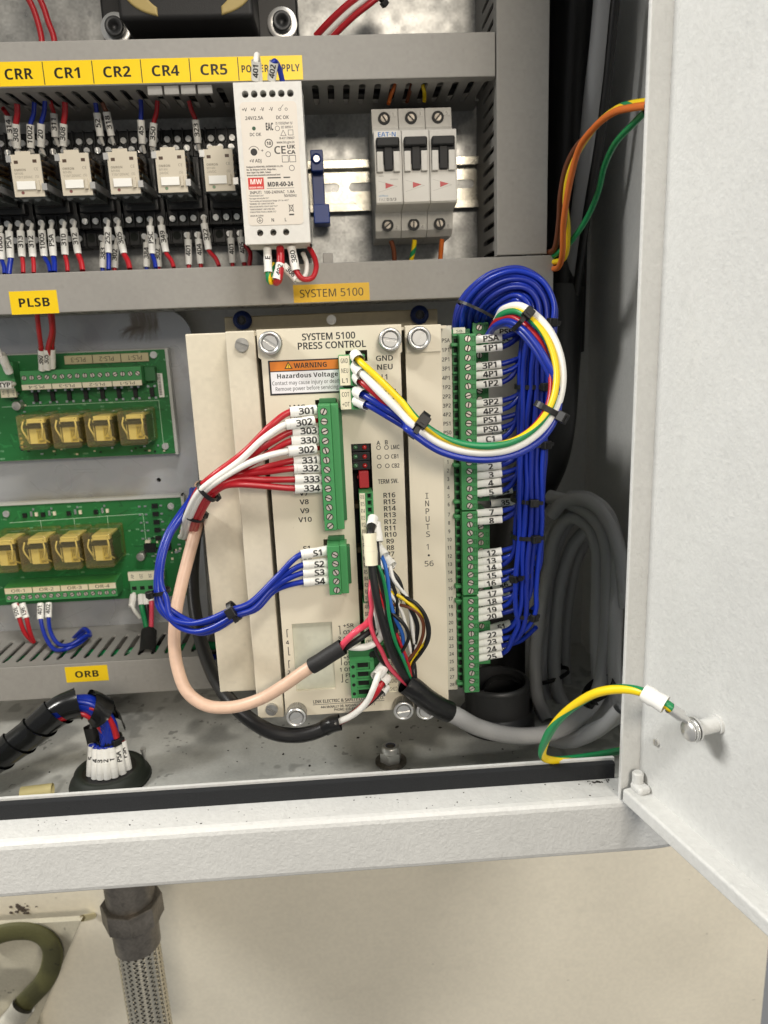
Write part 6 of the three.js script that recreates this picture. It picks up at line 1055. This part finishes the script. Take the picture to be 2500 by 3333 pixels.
// ---------- things on the cabinet floor ----------
{
  const p = [19,-278,149.2], g = thing('lock_nut', 'zinc hex lock nut on a bolt through the cabinet floor', 'nut', p);
  const hex = new THREE.Shape(); for (let i = 0; i < 6; i++) { const t = i / 6 * 6.2832 + 0.3; i ? hex.lineTo(7.4 * Math.cos(t), 7.4 * Math.sin(t)) : hex.moveTo(7.4 * Math.cos(t), 7.4 * Math.sin(t)); } hex.closePath();
  mesh('washer', LA([[4, 0], [10.5, 0], [10.5, 1.6], [4, 1.6]], 28), m.darksteel, g); mesh('nut', EX(hex, 5.6, 2, 0.6).rotateX(-Math.PI / 2), m.steel, g); mesh('collar', LA([[3.2, 12.4], [4.6, 12.6], [5.9, 11.8], [6.2, 8]], 28), m.steel, g); mesh('nylon_ring', LA([[2.8, 12.2], [4.4, 12.4]], 24), std('#2a3a66', 0.4), g); mesh('bolt_end', CY(3, 8, 'y', 0, 7.6, 0, 16), m.darksteel, g);
  const q = [-166.3,-278,147.9], c = thing('cable_gland', 'dark oval grommet with numbered wires through the cabinet floor', 'gland', q);
  mesh('rubber_ring', LA([[17, 8], [19, 9], [22, 8.6], [22.6, 5], [25, 3], [26, 0.4], [17, 0.4], [17, 8]], 40), m.rubber, c); mesh('insert', CY(17.2, 5, 'y', 0, 5.2, 0, 32), m.black, c);
  const sl = thing('loose_sleeve', 'short yellowed sleeve lying on the cabinet floor', 'sleeve', [-208,-274,162.4]); mesh('tube', new THREE.CylinderGeometry(4.2, 4.2, 19, 20, 1, true).rotateZ(Math.PI / 2).rotateY(0.1), std('#cfc28a', 0.5, { side: THREE.DoubleSide }), sl); mesh('tube_inner', new THREE.CylinderGeometry(3.6, 3.6, 19, 20, 1, true).rotateZ(Math.PI / 2).rotateY(0.1), std('#cfc28a', 0.6, { side: THREE.DoubleSide }), sl);
  // wires out of the gland, up under the spiral wrap and away
  const path = [[-162.9,-255.2,150], [-161.8,-243.4,152], [-162.2,-233.6,153], [-164.9,-225.1,154], [-171.9,-218.9,155], [-181.9,-218.9,156], [-193.4,-224.1,158], [-205.3,-233.1,160], [-219.1,-241.9,163], [-233,-250,165], [-250,-259.8,166]];
  const texts = ['5', '4', '3', '2', '1', 'PSA', 'PSA', '6', '7'];
  for (let i = 0; i < 9; i++) {
    const th = [2.6, 2.1, 1.75, 1.4, 1.05, 0.6, 0.1, -0.6, -2.4][i], R = i > 6 ? 8 : 12.5, bx = q[0] + R * Math.cos(th), bz = q[2] + R * 0.9 * Math.sin(th), f = [path[0][0] + 5.6 * Math.cos(th), path[0][1], path[0][2] + 4.4 * Math.sin(th)];
    const top = [bx * 0.6 + f[0] * 0.4, FLOOR + 29, bz * 0.6 + f[2] * 0.4];
    const pts = [[bx, FLOOR + 8, bz], top, f, ...path.slice(1, 5).map((p, j) => [p[0] + 4.6 * Math.cos(th + j * 0.7), p[1] + 4 * Math.sin(th * 1.3 + j), p[2] + 4.6 * Math.sin(th + j * 0.7)])];
    wire(`${i === 6 ? 'red' : 'blue'} wire with sleeve ${texts[i]} out of the floor grommet${i === 5 ? ' beside sleeve 1' : i > 5 ? ' at its back' : ''}`, pts, 1.7, i === 6 ? m.red : m.blue, { sleeve: { a: [bx, FLOOR + 8, bz], b: top, r: 2.6, text: texts[i], at: 0.62, h: 2.8 }, name: 'gland_wire', group: 'wires out of the floor grommet' });
  }
  const core = path.slice(3); wire('bundle core of blue and red wires inside the spiral wrap', core, 6, m.blue, { name: 'wire_bundle', cat: 'wire bundle' });
  for (const [k, mt] of [[0, m.red], [2, m.red], [4, m.blue]]) wire(['first', '', 'second', '', 'third'][k] + ` ${mt === m.red ? 'red' : 'blue'} wire showing between the turns of the spiral wrap`, path.slice(1, 7).map((p, j) => [p[0] + 5.4 * Math.cos(k + j * 0.8), p[1] + 5.4 * Math.sin(k + j * 0.8), p[2] + 4]), 1.7, mt);
  // spiral wrap: a wide flat ribbon wound round the bundle
  const cv = curve(path.slice(1)), N = 420, fr = cv.computeFrenetFrames(N), pos = [], idx = [], turns = 7.6, wdt = 0.86;
  const at = (u, th, r) => { const i = Math.max(0, Math.min(N, Math.round(u * N))), c0 = cv.getPointAt(i / N), n = fr.normals[i], b = fr.binormals[i]; return [c0.x + r * (n.x * Math.cos(th) + b.x * Math.sin(th)), c0.y + r * (n.y * Math.cos(th) + b.y * Math.sin(th)), c0.z + r * (n.z * Math.cos(th) + b.z * Math.sin(th))]; };
  const steps = 300, span = 1 / turns;
  for (let s = 0; s <= steps; s++) { const u = 0.02 + s / steps * 0.97, th = u * turns * 2 * Math.PI + 2.2; for (let k = 0; k <= 5; k++) { const e = k / 5, uu = Math.min(0.999, u + e * span * (u > 0.07 && u < 0.2 ? 0.55 : u < 0.26 ? 0.86 : 1.04)); pos.push(...at(uu, th, 9.6 + (k === 0 ? 0.7 : 0) - e * 0.5)); } }
  for (let s = 0; s < steps; s++) for (let k = 0; k < 5; k++) { const a = s * 6 + k; idx.push(a, a + 6, a + 1, a + 1, a + 6, a + 7); }
  const g2 = new THREE.BufferGeometry(); g2.setAttribute('position', new THREE.Float32BufferAttribute(pos, 3)); g2.setIndex(idx); g2.computeVertexNormals();
  tag(mesh('spiral_wrap', g2, std('#0e0f10', 0.2, { side: THREE.DoubleSide })), 'glossy black spiral wrap round the bundle from the floor grommet', 'spiral wrap');
  tie('black cable tie just above the floor grommet', [path[0][0], path[0][1] + 8, path[0][2]], [-0.1, 1, 0], 7.4, 6.4, 0.8, { w: 2.6 });
  wire('flat black tail of spiral wrap behind the sleeves', [[-176.7,-241.4,142],[-175.6,-249,143],[-174.6,-257.9,144]], 5, m.blackSoft, { name: 'wrap_tail', cat: 'spiral wrap' });
  const rs = [-149.9,-278,126.8], sq = thing('floor_screw', 'small steel screw standing on the floor beside the grommet', 'screw', rs); mesh('shank', CY(1.4, 8, 'y', 0, 4, 0, 12), m.steel, sq); mesh('head', CY(2, 2, 'y', 0, 8, 0, 12), m.steel, sq);
}
// ---------- below the cabinet: conduit fitting with braided hose, bracket with an old hook ----------
{
  const x = -199, g = thing('braided_hose', 'steel braided hose with a ribbed conduit fitting under the cabinet', 'hose', [x, FLOOR - 4, 60]);
  const hex = new THREE.Shape(); for (let i = 0; i < 8; i++) { const t = i / 8 * 6.2832 + 0.2; i ? hex.lineTo(24.6 * Math.cos(t), 24.6 * Math.sin(t)) : hex.moveTo(24.6 * Math.cos(t), 24.6 * Math.sin(t)); } hex.closePath();
  mesh('threaded_nipple', LA((() => { const a = []; for (let i = 0; i < 42; i++) a.push([19.6, -i * 4], [18.8, -i * 4 - 2]); return a; })(), 40), m.darksteel, g);
  mesh('hex_nut', EX(hex, 16, 0, 1.2).rotateX(-Math.PI / 2).translate(0, -179, 0), m.darksteel, g);
  mesh('ferrule', LA([[21.5, -178], [21.8, -182], [19, -186], [18.6, -206], [16.6, -207]], 40), m.darksteel, g);
  // braid: flat strands wound both ways, over and under
  const R = 16.6, y0 = -206, y1 = -330, S = 18, pitch = 82, out = [];
  for (const dir of [1, -1]) for (let s = 0; s < S; s++) {
    const n = 240, pos = [], nor = [], idx = [];
    for (let i = 0; i <= n; i++) {
      const y = y0 + (y1 - y0) * i / n, th = dir * ((y0 - y) / pitch * 2 * Math.PI) + s / S * 2 * Math.PI, wave = dir * Math.cos(2 * Math.PI * (y0 - y) * S / pitch), r = R + 0.5 * wave + 0.5;
      for (const e of [-1, 0, 1]) { const t2 = th + e * 0.108, rr2 = r + (e ? -0.3 : 0.15); pos.push(rr2 * Math.cos(t2), y, rr2 * Math.sin(t2)); nor.push(Math.cos(t2 + e * 0.25), dir * 0.5 * Math.sin(2 * Math.PI * (y0 - y) * S / pitch) * -1, Math.sin(t2 + e * 0.25)); }
    }
    for (let i = 0; i < n; i++) for (let k = 0; k < 2; k++) { const a = i * 3 + k; idx.push(a, a + 1, a + 3, a + 1, a + 4, a + 3); }
    const q = new THREE.BufferGeometry(); q.setAttribute('position', new THREE.Float32BufferAttribute(pos, 3)); q.setAttribute('normal', new THREE.Float32BufferAttribute(nor, 3)); q.setIndex(idx); out.push(q);
  }
  const br = mesh('braid', out, std('#e9e2d0', 0.22, { metalness: 0.95, side: THREE.DoubleSide }), g); br.userData.kind = 'stuff';
  mesh('hose_core', CY(R - 0.8, 124, 'y', 0, (y0 + y1) / 2, 0, 32), m.black, g);
  g.rotation.z = 0.015;
  // bracket
  const bk = thing('wall_bracket', 'scuffed white wall bracket with an old olive hook', 'bracket', [0, 0, 0]);
  const P = [[-385.4,-519.2,-10], [-270.5,-521.4,-10], [-274.6,-553.8,-24], [-329.8,-638.4,-10], [-404.3,-630.8,-10]];
  mesh('plate', [EX(shapeOf([[P[0][0], P[0][1]], [P[1][0], P[1][1]], [P[3][0], P[3][1]], [P[3][0], P[3][1] - 120], [P[0][0], P[4][1] - 120]]), 5, -15, 0.6)], std('#d3cdbb', 0.55, { map: grime }), bk);
  mesh('plate_edge', [TB([[P[1][0], P[1][1], -12], [P[1][0] + 2, P[1][1] - 8, -22], [P[1][0] + 3, P[1][1] - 14, -30]], 3, 10, 8)], std('#d8cfa8', 0.5), bk);
  const hk = [[-360.8,-534.4,2],[-346.2,-526.8,2],[-329.8,-524.2,2],[-314.1,-526.5,2],[-303.3,-534.8,2],[-299.1,-548.4,2],[-303,-566.3,2],[-311.4,-582.3,2],[-324.4,-596.3,2],[-335.6,-607.1,2]];
  mesh('hook', TB(hk, 9.5, 80, 14).translate(0, 0, -2).scale(1, 1, 0.4).translate(0, 0, -5), m.olive, bk);
  const he = [[-331.8,-603,3],[-337.2,-611.1,3],[-347.1,-622.1,3],[-357.3,-635,3]]; mesh('hook_tip', TB(he, 11, 20, 16).translate(0, 0, -3).scale(1, 1, 0.7).translate(0, 0, 0), std('#cfccc2', 0.6, { map: grime }), bk);
  // weld splatter on the wall above it
  const sp = [-334.9,-522.6,-32], L = []; for (let i = 0; i < 46; i++) { const a = rr(0, 6.28), r = Math.abs(rr(-1, 1) * rr(0, 1)) * 13; L.push(new THREE.IcosahedronGeometry(rr(0.6, 2.2), 0).scale(rr(0.6, 1.7), rr(0.5, 1.1), 0.3).translate(sp[0] + r * Math.cos(a) * 1.3, sp[1] + r * Math.sin(a) * 0.8, -31.6)); }
  tag(mesh('weld_spatter', L, std('#4d443c', 0.85)), 'dark crusty spatter on the cream wall above the bracket', 'spatter', null, 'stuff');
}
// every group stands on its own base
for (const o of scene.children) {
  if (!o.isGroup || o.position.lengthSq() > 0 || !o.children.length) continue;
  o.updateMatrixWorld(true);
  const b = new THREE.Box3().setFromObject(o), c = new V3((b.min.x + b.max.x) / 2, b.min.y, (b.min.z + b.max.z) / 2);
  o.position.copy(c); for (const q of o.children) q.position.sub(c);
}
renderer.render(scene, camera);
